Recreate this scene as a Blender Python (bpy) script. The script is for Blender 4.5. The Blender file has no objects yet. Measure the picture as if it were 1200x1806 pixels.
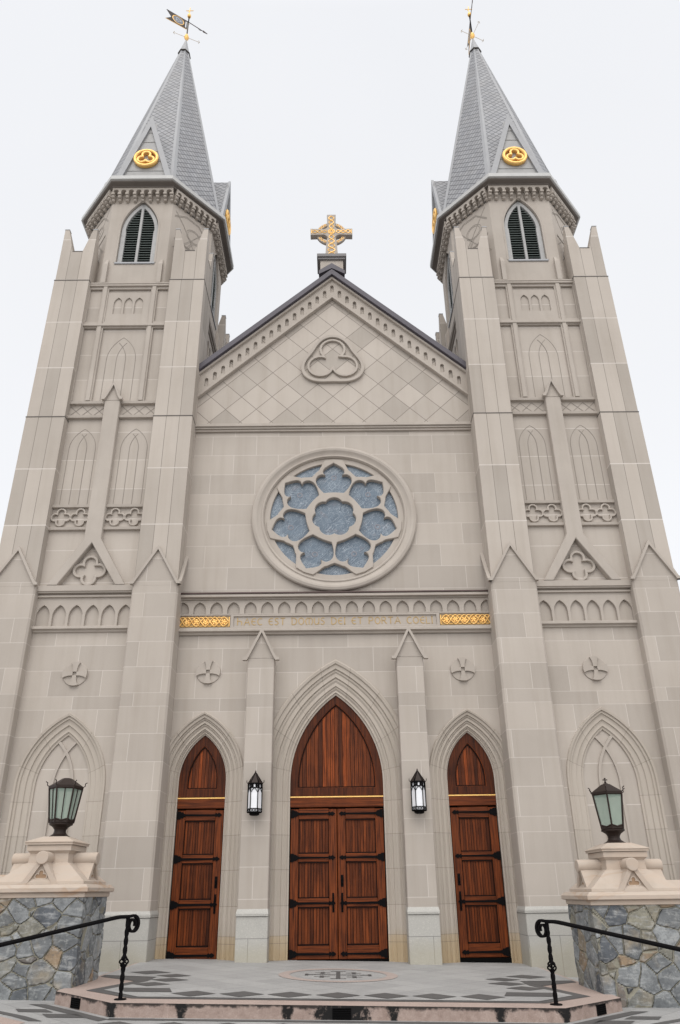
import bpy, bmesh, math, random
from mathutils import Vector, Matrix
random.seed(7)
S = bpy.context.scene
COL = S.collection
PI = math.pi

# ------------------------------------------------------------------ camera
def look(t, yaw, roll):
    f = Vector((math.sin(yaw)*math.cos(t), math.cos(yaw)*math.cos(t), math.sin(t)))
    r = Vector((math.cos(yaw), -math.sin(yaw), 0)); u = r.cross(f)
    return r*math.cos(roll)+u*math.sin(roll), u*math.cos(roll)-r*math.sin(roll), f
cd = bpy.data.cameras.new('camera'); cam = bpy.data.objects.new('camera', cd); COL.objects.link(cam)
r_, u_, f_ = look(0.393557, 0.006119, -0.012547)
M = Matrix.Identity(4)
for i in range(3):
    M[i][0] = r_[i]; M[i][1] = u_[i]; M[i][2] = -f_[i]
M[0][3], M[1][3], M[2][3] = 0.0241, -13.0, 1.123
cam.matrix_world = M
cd.sensor_fit = 'VERTICAL'; cd.sensor_height = 36.0; cd.sensor_width = 24.0
cd.lens = 1192.16/1806*36; cd.shift_y = (1077.02-903)/1806
cd.clip_start = 0.05; cd.clip_end = 2000
S.camera = cam

# ------------------------------------------------------------------ world, sun, exposure
SUN_EL, SUN_AZ = math.radians(55), math.radians(186)      # azimuth from +Y, clockwise
sdir = Vector((math.sin(SUN_AZ)*math.cos(SUN_EL), math.cos(SUN_AZ)*math.cos(SUN_EL), math.sin(SUN_EL)))
W = bpy.data.worlds.new('World'); S.world = W; W.use_nodes = True
nt = W.node_tree; nt.nodes.clear()
def wn(t, **k):
    n = nt.nodes.new(t)
    for a, b in k.items(): setattr(n, a, b)
    return n
out = wn('ShaderNodeOutputWorld'); bg1 = wn('ShaderNodeBackground'); bg2 = wn('ShaderNodeBackground'); add = wn('ShaderNodeAddShader')
sky = wn('ShaderNodeTexSky'); sky.sky_type = 'NISHITA'; sky.sun_disc = False
sky.sun_elevation = SUN_EL; sky.sun_rotation = SUN_AZ
hs = wn('ShaderNodeHueSaturation'); hs.inputs['Saturation'].default_value = 0.15
nt.links.new(sky.outputs[0], hs.inputs['Color']); nt.links.new(hs.outputs[0], bg1.inputs[0]); bg1.inputs[1].default_value = 0.05
tc = wn('ShaderNodeTexCoord'); dot = wn('ShaderNodeVectorMath', operation='DOT_PRODUCT'); dot.inputs[1].default_value = (0, -0.6, 0.8)
nt.links.new(tc.outputs['Generated'], dot.inputs[0])
mr = wn('ShaderNodeMapRange'); mr.inputs[1].default_value = 0.46; mr.inputs[2].default_value = 0.95; mr.inputs[3].default_value = 0.0; mr.inputs[4].default_value = 1.0
nt.links.new(dot.outputs['Value'], mr.inputs[0])
no = wn('ShaderNodeTexNoise'); no.inputs['Scale'].default_value = 1.7; no.inputs['Detail'].default_value = 5
nt.links.new(tc.outputs['Generated'], no.inputs['Vector'])
cr = wn('ShaderNodeMix', data_type='RGBA'); cr.inputs[6].default_value = (0.735, 0.748, 0.780, 1); cr.inputs[7].default_value = (0.815, 0.82, 0.838, 1)
nt.links.new(no.outputs[0], cr.inputs[0])
cm = wn('ShaderNodeMix', data_type='RGBA'); cm.inputs[7].default_value = (1.70, 1.68, 1.66, 1)
nt.links.new(mr.outputs[0], cm.inputs[0]); nt.links.new(cr.outputs[2], cm.inputs[6])
nt.links.new(cm.outputs[2], bg2.inputs[0]); bg2.inputs[1].default_value = 1.0
nt.links.new(bg1.outputs[0], add.inputs[0]); nt.links.new(bg2.outputs[0], add.inputs[1]); nt.links.new(add.outputs[0], out.inputs[0])
sl = bpy.data.lights.new('sun', 'SUN'); so = bpy.data.objects.new('sun', sl); COL.objects.link(so)
sl.energy = 0.78; sl.angle = math.radians(35); sl.color = (1, 0.97, 0.92)
so.rotation_euler = (-sdir).to_track_quat('-Z', 'Y').to_euler()
S.view_settings.view_transform = 'Standard'; S.view_settings.look = 'None'
S.view_settings.exposure = 0.0; S.view_settings.gamma = 1.0; S.view_settings.use_curve_mapping = False
S.render.engine = 'CYCLES'
S.cycles.max_bounces = 6; S.cycles.diffuse_bounces = 3; S.cycles.glossy_bounces = 3; S.cycles.transmission_bounces = 4

# ------------------------------------------------------------------ material helpers
class G:
    def __init__(s, name):
        s.m = bpy.data.materials.new(name); s.m.use_nodes = True; s.t = s.m.node_tree
        s.p = s.t.nodes['Principled BSDF']
    def n(s, typ, ins=None, **k):
        q = s.t.nodes.new(typ)
        for a, b in k.items(): setattr(q, a, b)
        for a, b in (ins or {}).items(): s.put(q.inputs[a], b)
        return q
    def put(s, sock, v):
        if hasattr(v, 'bl_idname') and not hasattr(v, 'is_output'): v = v.outputs[0]
        if hasattr(v, 'is_output'): s.t.links.new(v, sock)
        else: sock.default_value = v
    def math(s, op, a, b=0.0, c=0.0):
        q = s.n('ShaderNodeMath', operation=op); s.put(q.inputs[0], a); s.put(q.inputs[1], b)
        if op in ('MULTIPLY_ADD', 'WRAP', 'SMOOTH_MIN'): s.put(q.inputs[2], c)
        return q.outputs[0]
    def mix(s, f, a, b, mode='MIX'):
        q = s.n('ShaderNodeMix', data_type='RGBA', blend_type=mode); s.put(q.inputs[0], f)
        s.put(q.inputs[6], a if hasattr(a, 'is_output') else tuple(a)+(1,)); s.put(q.inputs[7], b if hasattr(b, 'is_output') else tuple(b)+(1,))
        return q.outputs[2]
    def noise(s, scale, detail=4, vec=None, rough=0.55):
        q = s.n('ShaderNodeTexNoise', {'Scale': scale, 'Detail': detail, 'Roughness': rough})
        if vec is not None: s.put(q.inputs['Vector'], vec)
        return q.outputs[0]
    def ramp(s, f, a, b):
        q = s.n('ShaderNodeMapRange', {0: f, 1: a, 2: b}); q.clamp = True; return q.outputs[0]
    def pos(s): return s.n('ShaderNodeNewGeometry').outputs['Position']
    def ob(s): return s.n('ShaderNodeTexCoord').outputs['Object']
    def xyz(s, v): return s.n('ShaderNodeSeparateXYZ', {0: v}).outputs
    def comb(s, x, y, z=0.0): return s.n('ShaderNodeCombineXYZ', {0: x, 1: y, 2: z}).outputs[0]
    def bump(s, h, strength=0.3, dist=0.01):
        q = s.n('ShaderNodeBump', {'Height': h, 'Strength': strength, 'Distance': dist}); s.put(s.p.inputs['Normal'], q.outputs[0])
    def done(s, col, rough=0.8, metal=0.0, spec=None):
        k = ALB
        col = s.mix(1.0, col, (k, k, k), 'MULTIPLY') if hasattr(col, 'is_output') else tuple(c*k for c in col)
        s.put(s.p.inputs['Base Color'], col if hasattr(col, 'is_output') else tuple(col)+(1,))
        s.put(s.p.inputs['Roughness'], rough); s.put(s.p.inputs['Metallic'], metal)
        if spec is not None: s.p.inputs['Specular IOR Level'].default_value = spec
        return s.m

ALB = 1.07      # overall reflectance of the palette
LA, LB = (0.438, 0.391, 0.346), (0.368, 0.328, 0.290)
MORT = (0.565, 0.52, 0.48)
def weather(g, c, P, amt=0.35, low=True):
    """large soft stains, vertical streaks and fine grain shared by the limestone materials"""
    x, y, z = g.xyz(P)
    big = g.noise(0.55, 5, P)
    c = g.mix(g.math('MULTIPLY', g.ramp(big, 0.40, 0.72), amt+0.15), c, g.mix(1.0, c, (0.80, 0.79, 0.78), 'MULTIPLY'))
    st = g.noise(1.0, 4, g.comb(g.math('MULTIPLY', g.math('ADD', x, y), 5.0), g.math('MULTIPLY', z, 0.35)))
    c = g.mix(g.math('MULTIPLY', g.ramp(st, 0.46, 0.8), 0.5), c, g.mix(1.0, c, (0.82, 0.80, 0.77), 'MULTIPLY'))
    fine = g.noise(70, 3, P)
    c = g.mix(0.25, c, g.mix(fine, g.mix(1.0, c, (0.78, 0.78, 0.78), 'MULTIPLY'), g.mix(1.0, c, (1.2, 1.2, 1.2), 'MULTIPLY')))
    if low:   # tan water stain rising from the paving
        edge = g.math('ADD', z, g.math('MULTIPLY', g.noise(1.6, 4, P), -0.55))
        c = g.mix(g.math('MULTIPLY', g.ramp(edge, 0.22, -0.15), 0.5), c, g.mix(1.0, c, (0.92, 0.78, 0.52), 'MULTIPLY'))
    g.bump(fine, 0.12, 0.004)
    return c
def stone_block():
    g = G('limestone ashlar'); P = g.pos(); x, y, z = g.xyz(P); u = g.math('ADD', x, y)
    H, SH = 0.522, 0.262; PER = 4*H+SH
    zz = g.math('ADD', z, 0.03+10*PER)
    k = g.math('FLOOR', g.math('DIVIDE', zz, PER)); w = g.math('SUBTRACT', zz, g.math('MULTIPLY', k, PER))
    a = g.math('DIVIDE', g.math('MINIMUM', w, 4*H), H); b = g.math('DIVIDE', g.math('MAXIMUM', g.math('SUBTRACT', w, 4*H), 0.0), SH)
    row = g.math('ADD', g.math('ADD', a, b), g.math('MULTIPLY', k, 5.0))
    br = g.n('ShaderNodeTexBrick', {'Vector': g.comb(g.math('DIVIDE', g.math('ADD', u, 50.13), H), row), 'Color1': LA+(1,), 'Color2': LB+(1,), 'Mortar': MORT+(1,),
        'Scale': 1.0, 'Mortar Size': 0.009, 'Mortar Smooth': 0.2, 'Bias': -0.15, 'Brick Width': 1.95, 'Row Height': 1.0})
    br.offset = 0.5
    return g.done(weather(g, br.outputs[0], P), 0.85, spec=0.25)
def stone_plain(name='limestone', k=1.0, low=True):
    g = G(name); P = g.pos()
    c = g.mix(g.noise(1.3, 3, P), tuple(v*k for v in LA), tuple(v*k for v in LB))
    return g.done(weather(g, c, P, low=low), 0.85, spec=0.25)
def stone_panel():
    g = G('limestone tower panels'); o = g.ob(); x, y, z = g.xyz(o)
    rnd = g.n('ShaderNodeObjectInfo').outputs['Random']
    u = g.math('ADD', g.math('ADD', g.math('ABSOLUTE', x), g.math('ABSOLUTE', y)), -0.2+0.0005)
    u = g.math('ADD', u, g.math('MULTIPLY', g.math('FLOOR', g.math('MULTIPLY', rnd, 40.0)), 0.6))
    v = g.math('ADD', z, 1.42*8-6.95)
    br = g.n('ShaderNodeTexBrick', {'Vector': g.comb(u, v), 'Color1': tuple(c*1.02 for c in LA)+(1,), 'Color2': (0.318, 0.284, 0.250, 1), 'Mortar': (0.21, 0.187, 0.165, 1),
        'Scale': 1.0, 'Mortar Size': 0.006, 'Mortar Smooth': 0.1, 'Bias': -0.35, 'Brick Width': 0.3, 'Row Height': 1.42})
    br.offset = 0.0
    fv = g.math('FRACT', g.math('DIVIDE', v, 1.42))
    ln = g.math('LESS_THAN', g.math('ABSOLUTE', g.math('SUBTRACT', g.math('FRACT', g.math('ADD', fv, 0.5)), 0.5)), 0.008)
    c = g.mix(ln, br.outputs[0], MORT)
    return g.done(weather(g, c, g.pos()), 0.85, spec=0.25)
def stone_tall():
    g = G('limestone tower infill'); o = g.ob(); x, y, z = g.xyz(o)
    rnd = g.n('ShaderNodeObjectInfo').outputs['Random']
    u = g.math('ADD', x, g.math('MULTIPLY', g.math('FLOOR', g.math('MULTIPLY', rnd, 30.0)), 2.2))
    br = g.n('ShaderNodeTexBrick', {'Vector': g.comb(g.math('ADD', u, 23.1), g.math('ADD', z, 4.3)), 'Color1': LA+(1,), 'Color2': LB+(1,), 'Mortar': MORT+(1,),
        'Scale': 1.0, 'Mortar Size': 0.007, 'Mortar Smooth': 0.1, 'Bias': -0.2, 'Brick Width': 2.2, 'Row Height': 0.76})
    br.offset = 0.0
    return g.done(weather(g, br.outputs[0], g.pos()), 0.85, spec=0.25)
def stone_jamb():
    g = G('moulded limestone'); P = g.pos(); uv = g.n('ShaderNodeTexCoord').outputs['UV']; a, b, _ = g.xyz(uv)
    seg = g.math('DIVIDE', b, 0.60); fr = g.math('FRACT', seg)
    ln = g.math('LESS_THAN', fr, 0.014)
    wn_ = g.n('ShaderNodeTexWhiteNoise', {'W': g.math('FLOOR', seg)}, noise_dimensions='1D').outputs['Value']
    c = g.mix(wn_, LA, tuple(v*0.90 for v in LA))
    c = g.mix(0.35, c, (0.43, 0.378, 0.315))
    c = g.mix(g.math('MULTIPLY', g.math('LESS_THAN', g.xyz(P)[2], 0.414), 0.6), c, (0.45, 0.365, 0.255))
    c = g.mix(ln, c, (0.27, 0.235, 0.20))
    c = g.mix(g.math('LESS_THAN', g.math('ABSOLUTE', g.math('SUBTRACT', g.xyz(P)[2], 0.414)), 0.004), c, (0.27, 0.235, 0.20))
    return g.done(weather(g, c, P, 0.3), 0.85, spec=0.25)
def gable_panel():
    g = G('limestone diamond panels'); P = g.pos(); x, y, z = g.xyz(P)
    a = g.math('DIVIDE', g.math('ADD', g.math('ADD', x, z), 40.00-0.26), 0.73); b = g.math('DIVIDE', g.math('ADD', g.math('SUBTRACT', z, x), 40.00-0.26), 0.73)
    d = g.math('MINIMUM', g.math('MINIMUM', g.math('FRACT', a), g.math('SUBTRACT', 1.0, g.math('FRACT', a))), g.math('MINIMUM', g.math('FRACT', b), g.math('SUBTRACT', 1.0, g.math('FRACT', b))))
    ln = g.math('LESS_THAN', d, 0.014)
    wv = g.n('ShaderNodeTexWhiteNoise', {'Vector': g.comb(g.math('FLOOR', a), g.math('FLOOR', b))}, noise_dimensions='2D').outputs['Value']
    c = g.mix(g.math('POWER', wv, 2.5), tuple(v*1.03 for v in LA), (0.360, 0.322, 0.284))
    c = g.mix(ln, c, (0.20, 0.175, 0.155))
    return g.done(weather(g, c, P), 0.85, spec=0.25)
def slate():
    g = G('diamond slate'); uv = g.n('ShaderNodeTexCoord').outputs['UV']; u, v, _ = g.xyz(uv)
    W_, H_ = 0.21, 0.235
    a = g.math('ADD', g.math('DIVIDE', u, W_), g.math('DIVIDE', v, H_)); b = g.math('SUBTRACT', g.math('DIVIDE', v, H_), g.math('DIVIDE', u, W_))
    a = g.math('ADD', a, 60.0); b = g.math('ADD', b, 60.0)
    fa, fb = g.math('FRACT', a), g.math('FRACT', b)
    ln = g.math('LESS_THAN', g.math('MINIMUM', fa, fb), 0.15)
    wv = g.n('ShaderNodeTexWhiteNoise', {'Vector': g.comb(g.math('FLOOR', a), g.math('FLOOR', b))}, noise_dimensions='2D').outputs['Value']
    c = g.mix(wv, (0.205, 0.208, 0.222), (0.285, 0.288, 0.300))
    c = g.mix(g.math('MULTIPLY', g.ramp(g.noise(2.0, 5, g.pos()), 0.4, 0.7), 0.5), c, (0.24, 0.232, 0.228))
    c = g.mix(ln, c, (0.055, 0.056, 0.066))
    g.bump(g.math('MULTIPLY', g.math('ADD', fa, fb), -0.5), 0.4, 0.01)
    return g.done(c, 0.55, spec=0.4)
def metal_sheet(name, col, rough=0.5, metal=0.0, var=0.2, spec=0.4):
    g = G(name); P = g.pos()
    c = g.mix(g.noise(2.5, 5, P), col, tuple(v*(1-var) for v in col))
    c = g.mix(g.math('MULTIPLY', g.ramp(g.noise(9, 4, P), 0.5, 0.75), 0.4), c, tuple(v*(1-var*1.6) for v in col))
    return g.done(c, rough, metal, spec)
def wood(name, horiz=False):
    g = G(name); P = g.pos(); x, y, z = g.xyz(P)
    ri = g.n('ShaderNodeNewGeometry').outputs['Random Per Island']
    off = g.math('MULTIPLY', ri, 37.0)
    v = g.comb(g.math('MULTIPLY', x, 1.6), g.math('MULTIPLY', z, 42.0), off) if horiz else g.comb(g.math('MULTIPLY', x, 42.0), g.math('MULTIPLY', z, 1.6), off)
    gr = g.noise(1.0, 6, v, 0.65)
    c = g.mix(g.ramp(gr, 0.30, 0.74), (0.026, 0.0062, 0.0026), (0.255, 0.060, 0.0135))
    c = g.mix(g.ramp(ri, 0.45, 1.0), c, g.mix(1.0, c, (0.42, 0.42, 0.45), 'MULTIPLY'))
    c = g.mix(g.ramp(ri, 0.3, 0.0), c, g.mix(1.0, c, (1.75, 1.6, 1.35), 'MULTIPLY'))
    bl = g.noise(2.2, 4, P)
    c = g.mix(g.math('MULTIPLY', g.ramp(bl, 0.45, 0.72), 0.55), c, g.mix(1.0, c, (0.45, 0.42, 0.42), 'MULTIPLY'))
    g.bump(gr, 0.25, 0.004)
    return g.done(c, 0.48, spec=0.16)
def gold():
    g = G('gilding'); P = g.pos()
    c = g.mix(g.noise(14, 4, P), (0.93, 0.62, 0.24), (0.78, 0.49, 0.16))
    return g.done(c, g.ramp(g.noise(20, 3, P), -0.6, 1.2), 0.75)
def leaded_glass():
    g = G('leaded window glass'); P = g.pos(); x, y, z = g.xyz(P)
    v = g.comb(x, z)
    wob = g.noise(3.0, 3, P)
    vv = g.n('ShaderNodeVectorMath', {0: v, 1: g.comb(wob, wob)}, operation='ADD').outputs[0]
    def cells(sc, w):
        q = g.n('ShaderNodeTexVoronoi', {'Vector': vv, 'Scale': sc}, feature='DISTANCE_TO_EDGE'); return g.math('LESS_THAN', q.outputs['Distance'], w)
    r = g.math('SQRT', g.math('ADD', g.math('MULTIPLY', x, x), g.math('POWER', g.math('SUBTRACT', z, 8.76), 2.0)))
    l1 = cells(9.0, 0.016); l2 = g.math('MULTIPLY', cells(22.0, 0.036), g.math('GREATER_THAN', r, 1.18))
    l3 = g.math('MULTIPLY', cells(15.0, 0.030), g.ramp(g.noise(2.2, 2, P), 0.45, 0.6))
    ln = g.math('MAXIMUM', g.math('MAXIMUM', l1, l2), l3)
    vc = g.n('ShaderNodeTexVoronoi', {'Vector': vv, 'Scale': 9.0})
    tint = g.math('FRACT', g.math('MULTIPLY', vc.outputs['Distance'], 7.3))
    c = g.mix(g.noise(2.5, 4, P), (0.105, 0.142, 0.182), (0.150, 0.190, 0.235))
    c = g.mix(g.math('MULTIPLY', g.ramp(g.noise(6, 2, P), 0.58, 0.75), 0.4), c, (0.19, 0.165, 0.18))
    cv = g.n('ShaderNodeSeparateColor', {0: vc.outputs['Color']}).outputs[0]
    c = g.mix(g.math('MULTIPLY', cv, 0.6), c, g.mix(1.0, c, (0.62, 0.64, 0.68), 'MULTIPLY'))
    c = g.mix(g.math('MULTIPLY', ln, 0.62), c, (0.40, 0.44, 0.48))
    return g.done(c, 0.25, spec=0.3)
def rubble():
    g = G('fieldstone rubble'); P = g.pos(); wob = g.n('ShaderNodeTexNoise', {'Vector': P, 'Scale': 3.0, 'Detail': 2})
    v = g.n('ShaderNodeVectorMath', {0: P, 1: g.n('ShaderNodeVectorMath', {0: wob.outputs['Color'], 1: (0.07, 0.07, 0.07)}, operation='MULTIPLY').outputs[0]}, operation='ADD').outputs[0]
    v = g.n('ShaderNodeVectorMath', {0: v, 1: (1.0, 1.0, 1.12)}, operation='MULTIPLY').outputs[0]
    d = g.n('ShaderNodeTexVoronoi', {'Vector': v, 'Scale': 3.8, 'Randomness': 1.0}, feature='DISTANCE_TO_EDGE').outputs['Distance']
    cell = g.n('ShaderNodeTexVoronoi', {'Vector': v, 'Scale': 3.8, 'Randomness': 1.0}).outputs['Color']
    a, b, c3 = g.n('ShaderNodeSeparateColor', {0: cell}).outputs[:3]
    c = g.mix(a, (0.125, 0.134, 0.140), (0.31, 0.325, 0.330))
    c = g.mix(g.ramp(b, 0.68, 0.80), c, (0.255, 0.240, 0.185))
    c = g.mix(g.ramp(b, 0.88, 0.92), c, (0.29, 0.205, 0.125))
    c = g.mix(g.ramp(c3, 0.84, 0.90), c, (0.085, 0.095, 0.11))
    ct = g.n('ShaderNodeVectorMath', {0: cell, 1: (9.0, 9.0, 9.0)}, operation='MULTIPLY').outputs[0]
    pv = g.n('ShaderNodeVectorMath', {0: P, 1: ct}, operation='ADD').outputs[0]
    n1 = g.noise(4.5, 7, pv, 0.68); n2 = g.noise(24, 6, pv, 0.75)
    rot = g.n('ShaderNodeMapping', {'Vector': pv, 'Rotation': g.n('ShaderNodeVectorMath', {0: cell, 1: (6.0, 6.0, 6.0)}, operation='MULTIPLY').outputs[0], 'Scale': (3.0, 8.0, 16.0)})
    vein = g.noise(1.3, 5, rot.outputs[0], 0.6)
    c = g.mix(g.ramp(n1, 0.36, 0.62), g.mix(1.0, c, (0.50, 0.51, 0.53), 'MULTIPLY'), c)
    c = g.mix(g.math('MULTIPLY', g.ramp(vein, 0.52, 0.70), 0.6), c, (0.42, 0.43, 0.43))
    c = g.mix(g.math('MULTIPLY', g.ramp(n2, 0.50, 0.70), 0.65), c, (0.09, 0.094, 0.098))
    c = g.mix(g.math('MULTIPLY', g.ramp(g.noise(13, 6, pv, 0.7), 0.53, 0.70), 0.6), c, (0.42, 0.425, 0.41))
    c = g.mix(g.math('MULTIPLY', g.ramp(g.noise(2.6, 4, pv), 0.56, 0.74), 0.55), c, (0.36, 0.29, 0.19))
    mo = g.math('LESS_THAN', d, 0.017)
    c = g.mix(0.12, c, (0.22, 0.225, 0.225))
    c = g.mix(mo, c, g.mix(g.noise(5, 3, P), (0.255, 0.240, 0.190), (0.175, 0.166, 0.135)))
    h = g.math('ADD', g.math('MULTIPLY', g.ramp(d, 0.010, 0.045), 0.8), g.math('ADD', g.math('MULTIPLY', n1, 0.9), g.math('MULTIPLY', n2, 0.4)))
    dn = g.n('ShaderNodeDisplacement', {'Height': h, 'Midlevel': 0.8, 'Scale': 0.016}); g.t.links.new(dn.outputs[0], g.t.nodes['Material Output'].inputs['Displacement'])
    g.m.displacement_method = 'BOTH'
    return g.done(c, 0.85, spec=0.25)
def sandstone():
    g = G('pink sandstone'); P = g.pos(); x, y, z = g.xyz(P)
    wob = g.noise(2.0, 3, P)
    band = g.noise(1.0, 5, g.comb(g.math('MULTIPLY', x, 0.8), g.math('ADD', g.math('MULTIPLY', z, 9.0), g.math('MULTIPLY', wob, 4.0)), g.math('MULTIPLY', y, 0.8)))
    c = g.mix(g.ramp(band, 0.3, 0.7), (0.435, 0.350, 0.282), (0.415, 0.362, 0.312))
    c = g.mix(g.math('MULTIPLY', g.ramp(band, 0.56, 0.74), 0.8), c, (0.37, 0.235, 0.145))
    c = g.mix(g.math('MULTIPLY', g.ramp(g.noise(3.2, 5, P), 0.52, 0.72), 0.55), c, (0.34, 0.29, 0.24))
    f = g.noise(80, 3, P); g.bump(f, 0.12, 0.004)
    return g.done(c, 0.85, spec=0.25)
def granite(name, a, b, sp=(0.12, 0.11, 0.11), k=0.35, stain=0.0, slab=True, base=False):
    g = G(name); P = g.pos()
    c = g.mix(g.noise(0.9, 4, P), a, b)
    s1 = g.noise(95, 2, P, 0.7); s2 = g.noise(60, 2, P, 0.7)
    c = g.mix(g.math('MULTIPLY', g.ramp(s1, 0.52, 0.66), k), c, sp)
    c = g.mix(g.math('MULTIPLY', g.ramp(s2, 0.55, 0.68), k), c, tuple(min(1, v*1.5) for v in a))
    c = g.mix(g.math('MULTIPLY', g.ramp(g.noise(2.3, 6, P, 0.65), 0.50, 0.72), 0.35), c, g.mix(1.0, c, (0.66, 0.66, 0.67), 'MULTIPLY'))
    if stain:   # black mildew on the step: at joints, the middle drain and along the top arris
        nz2 = g.xyz(g.n('ShaderNodeNewGeometry').outputs['Normal'])[2]; rz_ = g.ramp(nz2, 0.8, 0.3)
        mt = g.math('MULTIPLY', rz_, g.ramp(g.noise(9, 6, P, 0.7), 0.42, 0.66)); c = g.mix(g.math('MULTIPLY', mt, 0.55), c, (0.16, 0.105, 0.085))
        c = g.mix(g.math('MULTIPLY', rz_, 0.25), c, (0.27, 0.20, 0.165))
        x, y, z = g.xyz(P); n = g.noise(16.0, 6, P, 0.75)
        zz = g.math('ADD', z, g.math('MULTIPLY', x, 0.0222))
        jx = g.math('ABSOLUTE', g.math('SUBTRACT', g.math('FRACT', g.math('ADD', g.math('DIVIDE', g.math('SUBTRACT', x, 0.03), 1.13), 0.5)), 0.5))
        jx = g.math('MULTIPLY', g.math('SUBTRACT', 0.5, jx), 1.13)
        m1 = g.ramp(g.math('ADD', jx, g.math('MULTIPLY', g.math('ADD', n, g.math('MULTIPLY', zz, 2.2)), -0.14)), 0.02, -0.01)
        m2 = g.ramp(g.math('ADD', g.math('ABSOLUTE', g.math('SUBTRACT', x, 0.04)), g.math('MULTIPLY', n, -0.62)), 0.02, -0.08)
        m3 = g.ramp(g.math('ADD', g.math('MULTIPLY', zz, -1.0), g.math('MULTIPLY', g.noise(6, 5, P, 0.7), -0.13)), -0.025, -0.05)
        m1 = g.math('MULTIPLY', m1, g.math('LESS_THAN', g.math('ABSOLUTE', x), 2.2)); jc = g.math('ABSOLUTE', g.math('SUBTRACT', g.math('ABSOLUTE', x), 2.42)); m1 = g.math('MAXIMUM', m1, g.ramp(g.math('ADD', jc, g.math('MULTIPLY', g.math('ADD', n, g.math('MULTIPLY', zz, 2.2)), -0.17)), 0.02, -0.01))
        m = g.math('MAXIMUM', g.math('MAXIMUM', m1, m2), g.math('MULTIPLY', m3, 0.9))
        nz = g.xyz(g.n('ShaderNodeNewGeometry').outputs['Normal'])[2]
        m = g.math('MULTIPLY', m, g.ramp(nz, 0.8, 0.3))
        c = g.mix(g.math('MULTIPLY', m, g.ramp(g.noise(24, 4, P, 0.7), 0.18, 0.42)), c, (0.012, 0.011, 0.011))
    if slab:
        x, y, z = g.xyz(P)
        a1 = g.math('FRACT', g.math('DIVIDE', g.math('ADD', x, y), 0.56)); b1 = g.math('FRACT', g.math('DIVIDE', g.math('SUBTRACT', x, y), 0.56))
        ln = g.math('LESS_THAN', g.math('MINIMUM', a1, b1), 0.024)
        c = g.mix(g.math('MULTIPLY', ln, 0.6), c, (0.16, 0.155, 0.15))
        wv = g.n('ShaderNodeTexWhiteNoise', {'Vector': g.comb(g.math('FLOOR', g.math('DIVIDE', g.math('ADD', x, y), 0.56)), g.math('FLOOR', g.math('DIVIDE', g.math('SUBTRACT', x, y), 0.56)))}, noise_dimensions='2D').outputs['Value']
        c = g.mix(g.math('MULTIPLY', wv, 0.5), c, g.mix(1.0, c, (0.7, 0.7, 0.71), 'MULTIPLY'))
    if base:
        x, y, z = g.xyz(P)
        ln = g.math('LESS_THAN', g.math('ABSOLUTE', g.math('SUBTRACT', z, 0.40)), 0.005)
        jv = g.math('LESS_THAN', g.math('ABSOLUTE', g.math('SUBTRACT', g.math('FRACT', g.math('DIVIDE', g.math('ADD', x, 60.0), 0.523)), 0.81)), 0.009)
        ln = g.math('MAXIMUM', ln, g.math('MULTIPLY', jv, g.math('LESS_THAN', z, 0.40)))
        c = g.mix(ln, c, (0.20, 0.195, 0.185))
        c = g.mix(g.math('MULTIPLY', g.ramp(g.math('ADD', z, g.math('MULTIPLY', g.noise(1.7, 4, P), -0.5)), 0.12, -0.15), 0.45), c, (0.36, 0.325, 0.235))
    g.bump(s1, 0.1, 0.003)
    return g.done(c, 0.65, spec=0.2)
def lamp_glass(name, col, alpha=1.0):
    g = G(name); P = g.pos(); x, y, z = g.xyz(P)
    c = g.mix(g.noise(6, 4, P), col, tuple(v*0.78 for v in col))
    g.p.inputs['Alpha'].default_value = alpha
    return g.done(c, 0.15, spec=0.3)

MB_ = stone_block(); MP = stone_plain(); MJ = stone_jamb(); MPAN = stone_panel(); MT = stone_tall(); MG = gable_panel()
MGRAN = granite('pale granite plinth', (0.425, 0.412, 0.380), (0.38, 0.37, 0.345), (0.25, 0.245, 0.24), 0.35, slab=False, base=True)
MSL = slate(); MGUT = metal_sheet('grey zinc', (0.325, 0.328, 0.34), 0.5); MLEAD = metal_sheet('lead capping', (0.085, 0.075, 0.092), 0.55, 0, 0.35)
MCOP = metal_sheet('copper flashing', (0.075, 0.045, 0.04), 0.5, 0.3, 0.4); MSEAM = metal_sheet('dark joint', (0.12, 0.108, 0.098), 0.9); MLINE = metal_sheet('incised joint', (0.250, 0.222, 0.196), 0.9); MLINE2 = metal_sheet('fine carving', (0.305, 0.272, 0.240), 0.9)
MW, MWH = wood('stained oak'), wood('stained oak rail', True)
MIRON = metal_sheet('black iron', (0.0055, 0.005, 0.0055), 0.7, 0.0, 0.2, 0.06); MBRZ = metal_sheet('dark bronze', (0.032, 0.021, 0.017), 0.5, 0.2, 0.35, 0.25)
MGOLD = gold(); MGL = leaded_glass(); MRUB = rubble(); MSAND = sandstone()
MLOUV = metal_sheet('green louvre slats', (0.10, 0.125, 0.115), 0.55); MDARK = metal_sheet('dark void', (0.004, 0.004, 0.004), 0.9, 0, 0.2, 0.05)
MFRAME = metal_sheet('weathered zinc frame', (0.37, 0.365, 0.36), 0.55, 0, 0.3)
MOPAL = lamp_glass('opal glass', (0.84, 0.85, 0.88)); MLG = lamp_glass('pale green glass', (0.34, 0.43, 0.365), 0.62)
MGG = granite('grey granite paving', (0.37, 0.365, 0.355), (0.315, 0.312, 0.308)); MGD = granite('dark granite inlay', (0.105, 0.10, 0.098), (0.08, 0.078, 0.077), (0.05, 0.05, 0.05), 0.3, slab=False)
MGP = granite('pink granite', (0.40, 0.318, 0.280), (0.345, 0.270, 0.238), (0.16, 0.12, 0.11), 0.4, stain=1.0, slab=False)
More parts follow.
